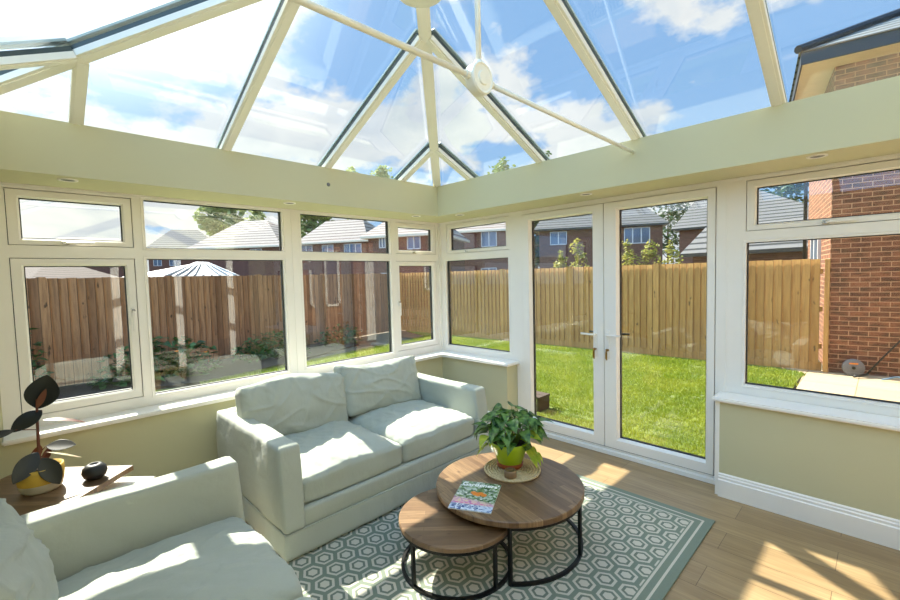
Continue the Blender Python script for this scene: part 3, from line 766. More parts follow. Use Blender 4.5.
def leafmesh(vs, fs, base, dirv, up, L, Wl, kind='heart', droop=.35, curl=.25):
    """append one curved leaf to vs/fs"""
    d = Vector(dirv).normalized(); s = d.cross(Vector(up)).normalized(); u = s.cross(d).normalized(); n = 7
    prof = {'heart': [(-.14, .30), (.0, .50), (.18, .50), (.4, .40), (.62, .27), (.84, .11), (1, 0)],
            'oval': [(0, .03), (.15, .34), (.35, .5), (.55, .5), (.75, .38), (.92, .17), (1, 0)],
            'tree': [(0, .1), (.2, .4), (.5, .5), (.8, .3), (1, 0), (1, 0), (1, 0)]}[kind]
    i0 = len(vs)
    for t_, w in prof:
        c = Vector(base)+d*(t_*L)-u*(droop*L*max(0, t_)**2)
        h = curl*w*Wl
        vs.append(c-s*w*Wl+u*h); vs.append(c); vs.append(c+s*w*Wl+u*h)
    for i in range(len(prof)-1):
        a = i0+i*3
        fs.append((a, a+1, a+4, a+3)); fs.append((a+1, a+2, a+5, a+4))
PC = Vector((2.018, -1.385, tz+.0185))
pl = thing('potted_plant', 'bushy green arrowhead plant in a shiny lime green pot', 'houseplant', PC)
bm = B(); lathe(bm, [(0, .02), (.066, .02), (.076, .030), (.108, .125), (.117, .155), (.114, .158), (.108, .146), (.102, .120), (0, .115)], (0, 0, 0), 48); obj('pot', bm, 'green_pot', pl, True)
bm = B(); lathe(bm, [(0, 0), (.070, 0), (.077, .006), (.080, .030), (.074, .033), (.070, .022), (0, .018)], (0, 0, 0), 40); obj('saucer', bm, 'brown_pot', pl, True)
bm = B(); lathe(bm, [(0, .134), (.04, .132), (.105, .130)], (0, 0, 0), 24); obj('soil', bm, 'soil', pl, True)
random.seed(21)
vs, fs = [], []; vy, fy = [], []; sb = B()
for i in range(120):
    a = random.uniform(0, 2*PI); rr = math.sqrt(random.random())*.185
    hh = .375-1.25*rr**1.5-random.random()*.09*(1+rr*3)
    tip = Vector((rr*math.cos(a), rr*math.sin(a), max(.2, hh)))
    root = Vector((.045*math.cos(a)*random.random(), .045*math.sin(a)*random.random(), .12))
    out = Vector((math.cos(a+random.uniform(-.7, .7)), math.sin(a+random.uniform(-.7, .7)), random.uniform(-.45, .25)))
    if i < 85: tube(sb, [root, (root+tip)/2+Vector((0, 0, .05)), tip], .0015, 4)
    L = random.uniform(.055, .088)
    yl = i % 11 == 0 and tip.z < .25
    leafmesh(vy if yl else vs, fy if yl else fs, tip, out, Vector((random.uniform(-.3, .3), random.uniform(-.3, .3), 1)), L, L*.85, 'heart', random.uniform(.15, .6), random.uniform(.1, .35))
for a in (-2.45, -2.75, -.05, .35, .15, 2.9):   # trailing leaves over the rim
    for k in range(3):
        rr = .11+.03*k; tip = Vector((rr*math.cos(a), rr*math.sin(a), .155-.03*k))
        leafmesh(vy if k else vs, fy if k else fs, tip, (math.cos(a), math.sin(a), -.9), (0, 0, 1), .06, .048, 'heart', .3, .2)
pyobj('foliage', vs, fs, 'leaf_plant', pl, True); pyobj('yellowing_leaves', vy, fy, 'leaf_yellow', pl, True); obj('stems', sb, 'stem', pl)

# ------------------------------------------------------------------ side tables in the corner
def sidetable(corner, e1, e2, L1, L2, zt, th, label, m, near=.022):
    T = thing('side_table', label, 'side table', (corner[0], corner[1], 0))
    e1 = Vector((e1[0], e1[1], 0)).normalized(); e2 = Vector((e2[0], e2[1], 0)).normalized()
    q = [Vector((0, 0, 0)), e1*L1, e1*L1+e2*L2, e2*L2]
    bm = B(); prism(bm, [v+Vector((0, 0, zt-th)) for v in q], (0, 0, th)); bmesh.ops.bevel(bm, geom=bm.edges[:], offset=.002, segments=1, affect='EDGES'); obj('tabletop', bm, m, T)
    ins = .022
    cs = [e1*ins+e2*near, e1*(L1-ins)+e2*near, e1*(L1-ins)+e2*(L2-ins), e1*ins+e2*(L2-ins)]
    for c in cs:
        bm = B(); box(bm, (c.x-.012, c.y-.012, 0), (c.x+.012, c.y+.012, zt-th)); obj('leg', bm, 'black_metal', T)
    bm = B()
    for a, b in ((0, 1), (1, 2), (2, 3), (3, 0)): bar(bm, cs[a]+Vector((0, 0, zt-th-.022)), cs[b]+Vector((0, 0, zt-th-.022)), .02, .02)
    obj('frame', bm, 'black_metal', T)
sidetable((.676, -3.035), (-.70, -.714), (.714, -.70), .60, .50, .50, .028, 'wooden side table with black legs under the rubber plant', 'wood_side', .25)
sidetable((.735, -2.945), (-.70, -.714), (.714, -.70), .40, .28, .425, .022, 'lower white nesting table half under the wooden corner side table', 'upvc')

# dark rounded vase on the side table
bm = B(); lathe(bm, [(0, 0), (.028, 0), (.046, .014), (.054, .036), (.050, .058), (.036, .073), (.022, .079), (.018, .078), (.016, .070), (0, .066)], (0, 0, 0), 40)
bv = obj('stone_vase', bm, 'black_stone', None, True); bv.location = (.722, -3.205, .500); tag(bv, 'small black rounded stone vase on the corner side table', 'vase')

# rubber plant
RP = Vector((.675, -3.405, .50))
rp = thing('rubber_plant', 'dark-leaved rubber plant in a yellow and cream pot on the side table', 'houseplant', RP)
bm = B(); lathe(bm, [(0, 0), (.066, 0), (.078, .012), (.086, .045)], (0, 0, 0), 40); obj('pot_base', bm, 'pot_base', rp, True)
bm = B(); lathe(bm, [(.086, .045), (.090, .085), (.088, .118), (.083, .120), (.080, .105), (0, .098)], (0, 0, 0), 40); obj('pot', bm, 'yellow_pot', rp, True)
bm = B(); lathe(bm, [(0, .104), (.08, .1035)], (0, 0, 0), 24); obj('soil', bm, 'soil', rp)
bm = B(); tube(bm, [(0, 0, .1), (.004, .0, .2), (-.004, .002, .32), (.003, .006, .44), (0, .0, .50)], [.007, .0065, .006, .005, .003], 8); obj('stem', bm, 'rubber_stem', rp, True)
def rpt(u, v, dd=0):      # point in the plant's own vertical plane facing the room
    n = (CO-RP); n.z = 0; n.normalize(); return at_plane(u, v, RP+n*dd, n)-RP
def rleaf(ub, vb, ut, vt, wid, facing, m='leaf_rubber', d0=0, d1=0, droop=.05, curl=.12):
    a = rpt(ub, vb, d0); b = rpt(ut, vt, d1); L = (b-a).length
    vs, fs = [], []; leafmesh(vs, fs, a, (b-a), Vector(facing), L, wid*L, 'oval', droop, curl)
    me = pyobj('leaf', vs, fs, m, rp, True); sm = me.modifiers.new('t', 'SOLIDIFY'); sm.thickness = .0012
    ss = me.modifiers.new('s', 'SUBSURF'); ss.levels = ss.render_levels = 2
    me2 = B(); 
    st = [Vector((0, 0, a.z-.03)) if abs(a.x)+abs(a.y) > .02 else a*.98, a]
    if (st[0]-st[1]).length > .01: tube(me2, st, .0022, 6); obj('petiole', me2, 'rubber_stem', rp, True)
    else: me2.free()
tow = (CO-RP).normalized()
rleaf(38, 409, 47, 375, .80, tow, d1=.02)                       # top upright leaf
rleaf(37, 408, 46, 389, .30, tow+Vector((.3, 0, 0)), 'leaf_red', .03, .05)
rleaf(42, 410, 10, 432, .62, tow+Vector((0, 0, .8)), d1=.05)    # left leaf
rleaf(15, 430, -26, 442, .42, tow+Vector((0, 0, 1.5)), d0=.05, d1=.10)       # far left leaf past the frame
rleaf(42, 420, 87, 415, .20, (.2, 0, 1), 'leaf_red', 0, .05, .25)
rleaf(46, 446, 76, 444, .62, tow+Vector((0, 0, 1.2)), d1=.05)   # right leaf
rleaf(47, 452, 83, 456, .16, (0, 0, 1), 'leaf_pale', .02, .06)
rleaf(38, 452, 13, 484, .56, tow, d0=.03, d1=.10)               # lower left
rleaf(42, 458, 60, 484, .56, tow, d0=.06, d1=.12)               # lower right over pot
rleaf(40, 445, 32, 463, .5, tow+Vector((0, .5, 0)), 'leaf_red', -.02, -.04)
rleaf(44, 462, 50, 446, .5, tow+Vector((0, -.5, .4)), 'leaf_red', -.02, -.05)

# ================================================================== OUTSIDE
GZ = -.17
bm = B(); box(bm, (-90, -60, GZ-.3), (60, 90, GZ-.03)); tag(obj('ground', bm, 'earth'), kind='structure')
bm = B(); prism(bm, [(-5.35, -4.4, GZ-.03), (-4.15, -1.2, GZ-.03), (-4.6, .6, GZ-.03), (-5.3, 4.6, GZ-.03), (-7, 5.1, GZ-.03), (2.3, 5.62, GZ-.03), (2.70, 5.3, GZ-.03), (2.78, .13, GZ-.03), (-.3, .13, GZ-.03), (-.3, -6, GZ-.03), (-5.0, -6, GZ-.03)], (0, 0, .03))
tag(obj('lawn', bm, 'turf'), kind='structure')
bm = B(); prism(bm, [(2.79, .12, GZ-.03), (2.76, 4.1, GZ-.03), (2.72, 5.3, GZ-.03), (2.40, 5.62, GZ-.03), (9.5, 6.6, GZ-.03), (9.5, .12, GZ-.03)], (0, 0, .035)); tag(obj('patio', bm, 'paving'), kind='structure')
# grass blades
random.seed(11); vs, fs = [], []
def blades(n, fx, fy, hmin, hmax, test=None):
    k = 0
    while k < n:
        x = fx(); y = fy()
        if test and not test(x, y): continue
        k += 1; a = random.uniform(0, 2*PI); h = random.uniform(hmin, hmax); w = .0045*(1+y*.25 if y > 0 else 1.6); lx = random.uniform(-.6, .6)*h; ly = random.uniform(-.6, .6)*h
        i0 = len(vs); vs.extend(((x-w*math.cos(a), y-w*math.sin(a), GZ-.005), (x+w*math.cos(a), y+w*math.sin(a), GZ-.005), (x+lx, y+ly, GZ+h))); fs.append((i0, i0+1, i0+2))
blades(95000, lambda: random.uniform(-3.6, 2.76), lambda: .25+5.1*random.random()**1.3, .018, .045, lambda x, y: y > .2 and x > -.9*y-.6 and x < 2.72+.03*math.sin(y*9) and y < 5.12+.05*(x+3) and not (.1 < x < .74 and .9 < y < 1.22))
blades(26000, lambda: random.uniform(-6.6, -3.4), lambda: random.uniform(-1.4, 5.0), .02, .05, lambda x, y: x > -4.75-.17*(y-.5) and y < 4.95)
o_ = pyobj('grass', vs, fs, 'grass', None); tag(o_, 'short mown green grass growing across the garden lawn', 'grass', kind='stuff')
# flower bed strip
bm = B(); prism(bm, [(-6.0, -6, GZ-.028), (-5.0, -6, GZ-.028), (-5.35, -4.4, GZ-.028), (-4.4, -1.2, GZ-.028), (-5.0, .6, GZ-.028), (-5.8, 2.6, GZ-.028), (-6.9, 2.6, GZ-.028)], (0, 0, .04)); tag(obj('flower_bed', bm, 'soil'), kind='structure')

# fences: built along local +x, boards face local -y
def fence(name, p, q, h, m, label, posts, seed):
    p, q = Vector(p), Vector(q); d = (q-p); L = d.length; F = thing(name, label, 'fence', (p.x, p.y, GZ), math.atan2(d.y, d.x))
    random.seed(seed); bm = B(); n = int(L/.12)
    for i in range(n):
        x = i*.12; top = h+random.uniform(-.006, .006); t0 = .004+random.uniform(0, .003)
        prism(bm, [(x, .006, .12), (x+.128, -.016, .12), (x+.128, -.036, .12), (x, -.002, .12)], (0, 0, top-.12))
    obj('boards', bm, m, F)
    bm = B(); box(bm, (0, -.02, 0), (L, .01, .15)); obj('gravel_board', bm, m, F)
    bm = B()
    for z in (.4, 1.0, 1.6): box(bm, (0, .0, z-.04), (L, .05, z+.04))
    obj('rails', bm, m, F)
    for x in posts:
        bm = B(); box(bm, (x-.05, -.034, 0), (x+.05, .07, h+.02)); obj('post', bm, m, F)
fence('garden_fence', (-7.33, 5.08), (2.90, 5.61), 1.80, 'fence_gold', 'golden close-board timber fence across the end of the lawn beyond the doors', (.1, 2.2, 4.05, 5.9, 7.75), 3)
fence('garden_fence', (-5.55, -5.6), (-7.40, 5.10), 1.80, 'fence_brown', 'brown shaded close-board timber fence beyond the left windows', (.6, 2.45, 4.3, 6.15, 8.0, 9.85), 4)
bm = B(); box(bm, (2.925, 5.50, GZ), (2.985, 5.56, 1.62)); gp = obj('gate_post', bm, 'fence_gold'); tag(gp, 'timber post between the golden fence end and the brick house', 'post')

# shrubs in the bed
def shrub(name, loc3, rad, n, L, m, label, cat='shrub', flowers=None, group=None, kind='heart', seed=0):
    random.seed(seed); T = thing(name, label, cat, loc3, 0, group); vs, fs = [], []; sb = B()
    for i in range(n):
        while True:
            v = Vector((random.uniform(-1, 1), random.uniform(-1, 1), random.uniform(0, 1)))
            if v.length < 1: break
        p = Vector((v.x*rad[0], v.y*rad[1], v.z*rad[2]+.03)); a = random.uniform(0, 2*PI)
        leafmesh(vs, fs, p, (math.cos(a), math.sin(a), random.uniform(-.6, .3)), (random.uniform(-.5, .5), random.uniform(-.5, .5), 1), L*random.uniform(.6, 1.1), L*.8, kind, .2, .2)
        if i % 6 == 0: tube(sb, [(p.x*.2, p.y*.2, 0), p], .004, 4)
    pyobj('foliage', vs, fs, m, T); obj('stems', sb, 'stem', T)
    if flowers:
        for f in flowers:
            fb = lathe(B(), [(0, 0), (.025, .006), (.035, .02)], f, 8); obj('flower', fb, 'orange', T)
    return T
shrub('garden_shrub', (-5.35, -1.75, GZ), (.5, 1.0, .75), 520, .13, 'leaf_shrub', 'round-leaved green shrub with orange flowers at the foot of brown fence', flowers=[(.45, .15, .5), (.47, -.35, .45), (.42, .6, .42)], seed=1)
shrub('garden_shrub', (-5.75, .35, GZ), (.42, .9, .55), 420, .10, 'leaf_shrub', 'low dark green shrub right of the orange-flowered one by brown fence', seed=2)
shrub('climbing_vine', (-5.42, -3.75, GZ), (.28, .6, 1.45), 560, .11, 'leaf_shrub', 'leafy green vine climbing the brown fence at far left', 'vine', seed=3)
shrub('garden_shrub', (-6.2, 2.3, GZ), (.4, .7, .5), 260, .10, 'leaf_shrub', 'small dark shrub in shade near the far end of brown fence', seed=4)

# low wooden step outside the doors
T = thing('wooden_step', 'low dark wooden garden step on the grass outside the left door', 'step', (.42, 1.06, GZ))
bm = B()
for k in range(2): box(bm, (-.28, -.12+k*.125, .155), (.26, -.005+k*.125, .18), bev=.003)
obj('top_boards', bm, 'step_wood', T)
for x in (-.26, .22):
    bm = B(); box(bm, (x, -.11, 0), (x+.035, .11, .155)); obj('leg', bm, 'step_wood', T)

# ------------------------------------------------------------------ neighbouring brick house (right)
HA = math.radians(10)
C0 = Vector((2.99, 5.575, 0)); 
def local_root(name, label, cat, origin, ang): return thing(name, label, cat, (origin[0], origin[1], GZ), ang)
RH = local_root('brick_house', 'red brick house with slate roof close beyond the right-hand window', 'house', C0, HA)
EV = 4.73; SW = 3.6
bm = B(); box(bm, (0, 0, 0), (9, SW, EV-.02)); obj('walls', bm, 'brick', RH)
for f in RH.children[0].data.polygons: pass
# rotate brick mapping for the side wall: own object with turned axes
side = B(); box(side, (0, 0, 0), (SW, .004, EV-.02)); so = obj('side_wall', side, 'brick', RH); so.rotation_euler = (0, 0, PI/2); so.location = (-.0045, 0, 0)
ov = .42
bm = B(); box(bm, (-ov, -ov, EV-.02), (9, SW+.3, EV+.02)); obj('soffit', bm, 'cream_board', RH)
bm = B(); box(bm, (-ov-.02, -ov-.02, EV-.03), (9, -ov, EV+.17)); box(bm, (-ov-.02, -ov, EV-.03), (-ov, SW+.3, EV+.17)); obj('fascia', bm, 'gutter', RH)
def slope_uv(me):
    uv = me.uv_layers.new(name='UVMap')
    for p in me.polygons:
        n = p.normal; h = Vector((n.x, n.y, 0)); 
        if h.length < 1e-4: h = Vector((0, 1, 0))
        h.normalize(); s = Vector((-h.y, h.x, 0)); up = n.cross(s); 
        for li in p.loop_indices:
            co = me.vertices[me.loops[li].vertex_index].co; uv.data[li].uv = (co.dot(s), co.dot(up))
def roofmesh(P, m, parent, name='roof'):
    """P: (eave corners a,b,c,d ; ridge r,s)"""
    a, b, c, d, r, s = [Vector(x) for x in P]; bm = B(); v = [bm.verts.new(x) for x in (a, b, c, d, r, s)]
    bm.faces.new((v[0], v[1], v[5], v[4])); bm.faces.new((v[1], v[2], v[5])); bm.faces.new((v[2], v[3], v[4], v[5])); bm.faces.new((v[3], v[0], v[4])); bm.faces.new((v[3], v[2], v[1], v[0]))
    bmesh.ops.recalc_face_normals(bm, faces=bm.faces[:]); o_ = obj(name, bm, m, parent); slope_uv(o_.data); return o_
roofmesh([(-ov-.05, -ov-.05, EV+.15), (9, -ov-.05, EV+.15), (9, SW+.35, EV+.15), (-ov-.05, SW+.35, EV+.15), (1.6, SW/2, EV+1.3), (9, SW/2, EV+1.3)], 'tile_slate', RH)
bm = B(); tube(bm, [(-ov-.06, -ov-.06, EV+.19), (1.6, SW/2, EV+1.35)], .06, 8); obj('hip_tiles', bm, 'gutter', RH)
bm = B(); tube(bm, [(-.06, SW+.02, 0), (-.06, SW+.02, EV-.1), (-.32, SW+.2, EV)], .036, 10); obj('downpipe', bm, 'gutter', RH, True)
def hwin(parent, x0, x1, z0, z1, y, nm='window', mull=1, facing=-1, depth=.05):
    """window on a local wall plane y, facing -y"""
    bm = B(); t_ = .06
    for a in ((x0, z0, x1, z0+t_), (x0, z1-t_, x1, z1), (x0, z0, x0+t_, z1), (x1-t_, z0, x1, z1)): box(bm, (a[0], y+facing*depth, a[1]), (a[2], y-facing*.02, a[3]))
    for k in range(mull):
        xm = x0+(x1-x0)*(k+1)/(mull+1); box(bm, (xm-.04, y+facing*depth, z0), (xm+.04, y-facing*.02, z1))
    f = obj(nm, bm, 'white_out', parent)
    bm = B(); box(bm, (x0+.03, y+facing*.015, z0+.03), (x1-.03, y-facing*.01, z1-.03)); g = obj('pane', bm, 'house_glass', f); return f
wnd = hwin(so, 1.2, 2.5, 1.2, 2.3, .0, facing=1, mull=1)

# things against the brick wall
def rhp(x, y, z): return Vector((C0.x+x*math.cos(HA)-y*math.sin(HA), C0.y+x*math.sin(HA)+y*math.cos(HA), GZ+z))
HR_ = thing('hose_reel', 'grey round hose reel with an orange band leaning on the brick wall', 'hose reel', rhp(.27, -.14, 0), HA)
bm = B(); lathe(bm, [(0, -.03), (.125, -.03), (.13, -.025), (.13, -.018), (.06, -.015), (.06, .015), (.13, .018), (.13, .025), (.125, .03), (0, .03)], (0, 0, 0), 36)
for v in bm.verts: v.co = Vector((v.co.x, v.co.z, v.co.y+.13))
obj('drum', bm, 'grey_plastic', HR_, True)
bm = B(); lathe(bm, [(0, 0), (.022, 0), (.022, .012), (0, .012)], (0, 0, 0), 16)
for v in bm.verts: v.co = Vector((v.co.x, -v.co.z-.031, v.co.y+.13))
obj('hub', bm, 'black_metal', HR_)
bm = B(); box(bm, (-.05, -.034, .185), (.05, -.031, .205)); obj('band', bm, 'orange', HR_)
bm = B(); tube(bm, [rhp(.40, -.22, .05), rhp(.62, -.12, .35), rhp(1.25, -.02, 1.25)], .012, 8); tube(bm, [rhp(.25, -.34, .03), rhp(.33, -.29, .045), rhp(.42, -.22, .06)], .018, 8)
bp_ = obj('garden_broom', bm, 'black_metal', None, True); tag(bp_, 'black-handled garden tool leaning against the brick wall', 'garden tool')
bm = B(); tube(bm, [rhp(.55+.35*i/10, -.34-.03*math.sin(i), .02+.05*math.sin(i/10*PI)) for i in range(11)]+[rhp(1.0, -.22, .03), rhp(1.06, -.16, .3), rhp(1.22, -.12, .8), rhp(1.30, -.10, 1.3)], .011, 8)
bh = obj('garden_hose', bm, 'blue_hose', None, True); tag(bh, 'blue-grey garden hose hanging down the brick wall onto paving', 'hose')

# ------------------------------------------------------------------ the home's own rear wall (seen only in reflections)
OH = thing('brick_house', 'brick house wall with white door and windows, mirrored in the windows over the far sofa', 'house', (XE, .2, GZ), PI/2)
bm = B(); box(bm, (0, -.25, 0), (5.15, 0, 5)); obj('walls', bm, 'brick', OH)
hwin(OH, .85, 1.6, 1.05, 2.3, 0.0, facing=1); hwin(OH, 4.2, 4.95, 1.3, 2.3, 0.0, facing=1); 
bm = B(); box(bm, (2.3, -.02, .15), (2.95, .04, 2.2)); obj('back_door', bm, 'white_out', OH)

# ------------------------------------------------------------------ neighbouring houses further off
def house(eL, eR, ze, dep, rL, rR, mtile, label, wins, lower=None, mull=1):
    a = at_z(eL[0], eL[1], ze); b = at_z(eR[0], eR[1], ze)
    d = b-a; d.z = 0; L = d.length; d.normalize(); n = Vector((d.y, -d.x, 0))
    if n.dot(CO-a) < 0: n = -n
    back = -n
    ang = math.atan2(d.y, d.x)
    R_ = thing('brick_house', label, 'house', (a.x, a.y, GZ), ang)
    inv = Matrix.Rotation(-ang, 3, 'Z')
    def lc(p): q = inv @ (Vector(p)-Vector((a.x, a.y, GZ))); return q
    sgn = 1 if (inv @ back).y > 0 else -1
    ez = ze-GZ; ov = .35
    bm = B(); box(bm, (ov, sgn*ov, 0), (L-ov, sgn*(dep-ov), ez-.05)); obj('walls', bm, 'brick_far', R_)
    bm = B(); box(bm, (0, 0, ez-.14), (L, sgn*dep, ez)); obj('fascia', bm, 'gutter' if mtile != 'tile_pale' else 'cream_board', R_)
    rp0 = a+back*(dep/2)
    r1 = lc(at_plane(rL[0], rL[1], rp0, n)); r2 = lc(at_plane(rR[0], rR[1], rp0, n))
    r2.z = r1.z = (r1.z+r2.z)/2
    r1.x = max(0, min(L, r1.x)); r2.x = max(r1.x+.1, min(L, r2.x))
    if sgn > 0: P = [(0, 0, ez), (L, 0, ez), (L, dep, ez), (0, dep, ez), r1, r2]
    else: P = [(0, 0, ez), (L, 0, ez), (L, -dep, ez), (0, -dep, ez), r1, r2]
    roofmesh(P, mtile, R_)
    for w in wins:
        wp = a+back*ov
        p = lc(at_plane(w[0], w[2], wp, n)); q = lc(at_plane(w[1], w[3], wp, n)); ww = abs(q.x-p.x); mid = (p.x+q.x)/2
        if mid-ww/2 < ov or mid+ww/2 > L-ov: continue
        hwin(R_, mid-ww/2, mid+ww/2, q.z, p.z, sgn*ov, facing=-sgn, mull=w[4] if len(w) > 4 else 1)
    return R_
# beyond the end fence
house((446, 231.6), (514, 228.2), 4.9, 8, (452, 216), (508, 213), 'tile_pale', 'brick house with pinkish tiled roof seen through the window left of the doors', [(481, 497, 231, 246.5), (452, 459, 233, 248), (481, 497, 268, 275)])
house((534, 229.5), (669, 222.2), 4.9, 8, (548, 206), (639, 205.5), 'tile_grey', 'brick house with grey hipped roof seen through the french doors', [(550, 567, 232, 244.5), (624, 650, 228, 243, 2), (560, 576, 268, 276)])
house((672, 229), (840, 214), 4.3, 10, (700, 196), (752, 187), 'tile_grey', 'house with big grey tiled hipped roof left of the close brick house', [])
house((680, 254), (816, 246), 2.2, 4, (684, 229), (816, 215), 'tile_grey', 'low brick garage with grey tiled roof behind the golden fence', [])
# beyond the left fence
house((40, 243.5), (124, 244.5), 4.9, 9, (60, 239), (118, 236.5), 'tile_pale', 'distant house whose pale ridge shows in the leftmost top window', [])
house((144, 248.5), (222, 248.3), 6.4, 9, (171, 231), (198, 229), 'tile_pale', 'brick house with pale hipped roof, left one of two in the wide window', [(153, 162, 255, 266), (169, 181, 255, 266)])
house((186, 248.5), (281, 245), 4.9, 11, (241, 221.5), (267, 220), 'tile_pale', 'brick house with pale hipped roof, right one of two in the wide window', [(233, 243, 250, 256), (250, 262, 249, 256)])
house((294, 243.5), (368, 239.5), 4.9, 8, (326, 220), (363, 220), 'tile_pale', 'long brick house with pale roof beyond the window over the sofa', [(300, 313, 245.5, 256), (322, 334, 245, 256), (344, 362, 244, 256, 2)])
house((360, 236.5), (440, 232), 4.0, 7, (379, 221), (440, 219), 'tile_pale', 'brick house with pale roof filling the small corner window', [(379, 386, 236.5, 248), (407, 421, 236, 249), (381, 391, 273, 277)])
# next-door garage roof and conservatory just over the left fence
house((30, 279), (128, 279.5), 1.75, 4, (47, 266.5), (118, 266.5), 'tile_pink', 'low pinkish garage roof just above the brown fence at far left', [])
cv = house((160, 276.5), (240, 275.5), 1.75, 3.6, (196, 263.5), (208, 263), 'poly_roof', 'white ribbed conservatory roof showing above the brown fence', [])
rf = [c for c in cv.children if c.name.startswith('roof')][0]
vv = [v.co.copy() for v in rf.data.vertices]; bm = B()
for k in range(9):
    t_ = (k+.5)/9; p = vv[0].lerp(vv[1], t_); q = vv[4].lerp(vv[5], t_); bar(bm, p, q, .05, .06)
obj('glazing_ribs', bm, 'white_out', rf)

# ------------------------------------------------------------------ trees
def tree(u, vtop, D, rad, hgt_frac, n, L, m, label, group=None, seed=0, trunk_r=.2, cloud=.35, cat='tree'):
    top = at_depth(u, vtop, D); base = Vector((top.x, top.y, GZ)); Ht = top.z-GZ
    T = thing('tree', label, cat, base, 0, group); random.seed(seed)
    vs, fs = [], []; cz = Ht*(1-hgt_frac/2); rz_ = Ht*hgt_frac/2
    blobs = []
    for i in range(26):
        a = random.uniform(0, 2*PI); el = random.uniform(-1, 1); q = random.random()**.5*.72
        blobs.append((Vector((rad*q*math.cos(a)*math.sqrt(1-el*el), rad*q*math.sin(a)*math.sqrt(1-el*el), cz+rz_*.78*el)), random.uniform(.22, .4)*rad))
    blobs.append((Vector((0, 0, Ht-rad*.22)), rad*.22))
    for i in range(n):
        c, r = random.choice(blobs); v = Vector((random.gauss(0, 1), random.gauss(0, 1), random.gauss(0, 1))).normalized()*r*random.uniform(.6, 1.05)
        v.z *= min(1.3, rz_/rad); p = c+v; a = random.uniform(0, 2*PI)
        if p.z > Ht: p.z = Ht
        leafmesh(vs, fs, p, (math.cos(a), math.sin(a), random.uniform(-.7, .5)), (random.uniform(-1, 1), random.uniform(-1, 1), 1), L*random.uniform(.6, 1.2), L*.9, 'tree', .1, .1)
    pyobj('crown', vs, fs, m, T)
    bm = B(); tube(bm, [(0, 0, 0), (0, 0, Ht*.5), (.1, 0, Ht*.85)], [trunk_r, trunk_r*.7, trunk_r*.15], 8)
    for k in range(6):
        c = blobs[k][0]; tube(bm, [(0, 0, Ht*(1-hgt_frac)*.9+.2), c], [trunk_r*.35, trunk_r*.08], 6)
    obj('trunk', bm, 'bark', T, True)
G_ = None
tree(222, 196, 60, 3.6, .62, 1500, .75, 'leaf_tree_pale', 'pale green tree behind the two pale hipped roofs', seed=1)
tree(256, 205, 78, 2.4, .6, 800, .7, 'leaf_tree_pale', 'smaller pale tree rising behind the right pale hipped roof', seed=2)
tree(312, 200, 60, 4.2, .6, 1500, .7, 'leaf_tree', 'green tree left of the long pale roof over the sofa', seed=3)
tree(352, 168, 62, 2.7, .45, 700, .55, 'leaf_tree_pale', 'left one of the two treetops poking over the left beam', seed=4)
tree(381, 166, 80, 3.8, .42, 900, .55, 'leaf_tree_pale', 'right one of the two treetops poking over the left beam', seed=5)
tree(503, 158, 58, 3.0, .5, 1000, .5, 'leaf_tree', 'treetop seen through roof glass above the beam, right of the corner hip', seed=6)
tree(548, 150, 58, 1.3, .4, 300, .4, 'leaf_tree', 'narrow treetop beside a rafter foot above the door-side beam', seed=7)
for i, (u, v, D, rad, lab) in enumerate(((612, 196, 52, 4, 'dark tree behind the grey hipped roof, seen over its left part'), (668, 188, 74, 6, 'dark tree between the two grey hipped roofs'), (735, 176, 72, 7, 'dark blue-green tree behind the big grey roof'),
        (785, 172, 50, 5, 'dark tree standing left of the brick house downpipe'), (536, 210, 50, 2.5, 'dark tree at left edge of the left door glass'))):
    tree(u, v, D, rad, .75, 1500, .55, 'leaf_tree_dark', lab, 'dark trees beyond the houses', seed=20+i)
for i, (u, v, D, rad, lab) in enumerate(((577, 238, 14.5, .42, 'yellowish sapling behind the fence in the left door'), (561, 251, 14, .3, 'short bronze sapling leftmost behind the golden fence'),
        (627, 239, 14.5, .42, 'yellowish sapling behind the fence, leftmost in the right door'), (651, 240, 14, .42, 'tall yellow-green sapling in the middle of the right door'), (671, 241, 13.5, .40, 'green sapling at brick corner in the right door'), (608, 240, 12.6, .36, 'yellowish sapling hidden partly by the middle door stiles'))):
    tree(u, v, D, rad, .6, 420, .085, 'leaf_sapling', lab, 'saplings behind the golden fence', seed=40+i, trunk_r=.03)

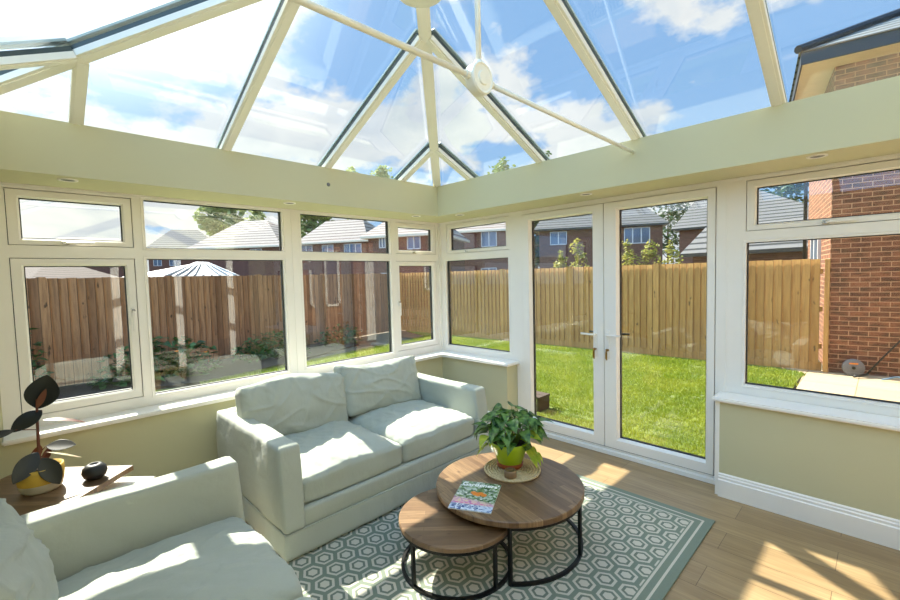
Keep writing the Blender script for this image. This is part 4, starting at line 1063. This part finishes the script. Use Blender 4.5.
# ================================================================== LIGHT
def world():
    t = NT('sky', True); dirv = t.n('ShaderNodeTexCoord').outputs['Generated']
    sky = t.n('ShaderNodeTexSky', sky_type='NISHITA', sun_disc=False, sun_elevation=math.radians(41), sun_rotation=math.radians(-90), altitude=0, air_density=1.0, dust_density=.4, ozone_density=2.0)
    sep = t.n('ShaderNodeSeparateXYZ', ins={0: dirv}); X, Y, Z = sep.outputs
    zz = t.math('ADD', t.math('MAXIMUM', Z, 0.0), .28)
    P = t.n('ShaderNodeCombineXYZ', ins={0: t.math('DIVIDE', X, zz), 1: t.math('DIVIDE', Y, zz), 2: 0.0}).outputs[0]
    P = t.mapping(P, loc=CLOUD_OFF)
    n1 = t.noise(P, 2.0, 10, .6); n2 = t.noise(P, .55, 2, .5)
    # more cloud towards the sun side (-x)
    cov = t.math('ADD', n1, t.math('MULTIPLY', t.math('SUBTRACT', n2, .5), .45))
    cov = t.math('ADD', cov, t.math('MULTIPLY', t.math('SUBTRACT', t.math('MULTIPLY', X, -1.0), .5), .2))
    cov = t.math('ADD', cov, t.math('MULTIPLY', t.math('SUBTRACT', .45, Z), .22))
    mask = t.ramp(cov, [(.50, (0, 0, 0, 1)), (.565, (1, 1, 1, 1))])
    shade = t.ramp(t.noise(P, 3.0, 5, .5), [(.32, (.70, .76, .84, 1)), (.6, (1, 1, 1, 1))])
    blue = t.vmath('MULTIPLY', sky.outputs[0], (.06, .06, .06))
    blue = t.mix(.85, blue, (.135, .235, .385, 1))
    cl = t.vmath('MULTIPLY', shade, (.40, .40, .40))
    col = t.mix(mask, blue, cl)
    # bright haze around the sun, which stands above the frame
    sd_ = t.n('ShaderNodeVectorMath', operation='DOT_PRODUCT', ins={0: dirv, 1: tuple(-Vector((1.145, -.045, -1)).normalized())}).outputs['Value']
    gl = t.math('MULTIPLY', t.math('POWER', t.math('MAXIMUM', sd_, 0.0), 40.0), 4.0)
    col = t.vmath('ADD', col, t.n('ShaderNodeCombineXYZ', ins={0: gl, 1: gl, 2: t.math('MULTIPLY', gl, .93)}).outputs[0])
    # unseen sky behind the camera brightened, added to fill the interior with light
    sb = t.n('ShaderNodeVectorMath', operation='DOT_PRODUCT', ins={0: dirv, 1: tuple(Vector((.25, -.8, .75)).normalized())}).outputs['Value']
    k = t.math('ADD', 1.0, t.math('MULTIPLY', t.math('POWER', t.math('MAXIMUM', sb, 0.0), 4.0), 3.4))
    col = t.vmath('MULTIPLY', col, t.n('ShaderNodeCombineXYZ', ins={0: k, 1: k, 2: k}).outputs[0])
    bg = t.n('ShaderNodeBackground', ins={'Color': col, 'Strength': WSTR})
    t.n('ShaderNodeOutputWorld', ins={'Surface': bg.outputs[0]}); SC.world = t.m
CLOUD_OFF = (4.7, 12.2, 0.0); WSTR = 1.0
world()
sd = bpy.data.lights.new('sun', 'SUN'); sd.energy = 6.2; sd.angle = .009; sd.color = (1, .94, .83)
so_ = bpy.data.objects.new('sun', sd); COL.objects.link(so_)
dv = Vector((1.145, -.045, -1)).normalized(); so_.rotation_euler = dv.to_track_quat('-Z', 'Y').to_euler(); so_.location = (-6, 0, 8)
SC.view_settings.view_transform = 'Standard'; SC.view_settings.look = 'None'; SC.view_settings.gamma = 1; SC.view_settings.exposure = 1.32
try: SC.view_settings.use_curve_mapping = False
except Exception: pass
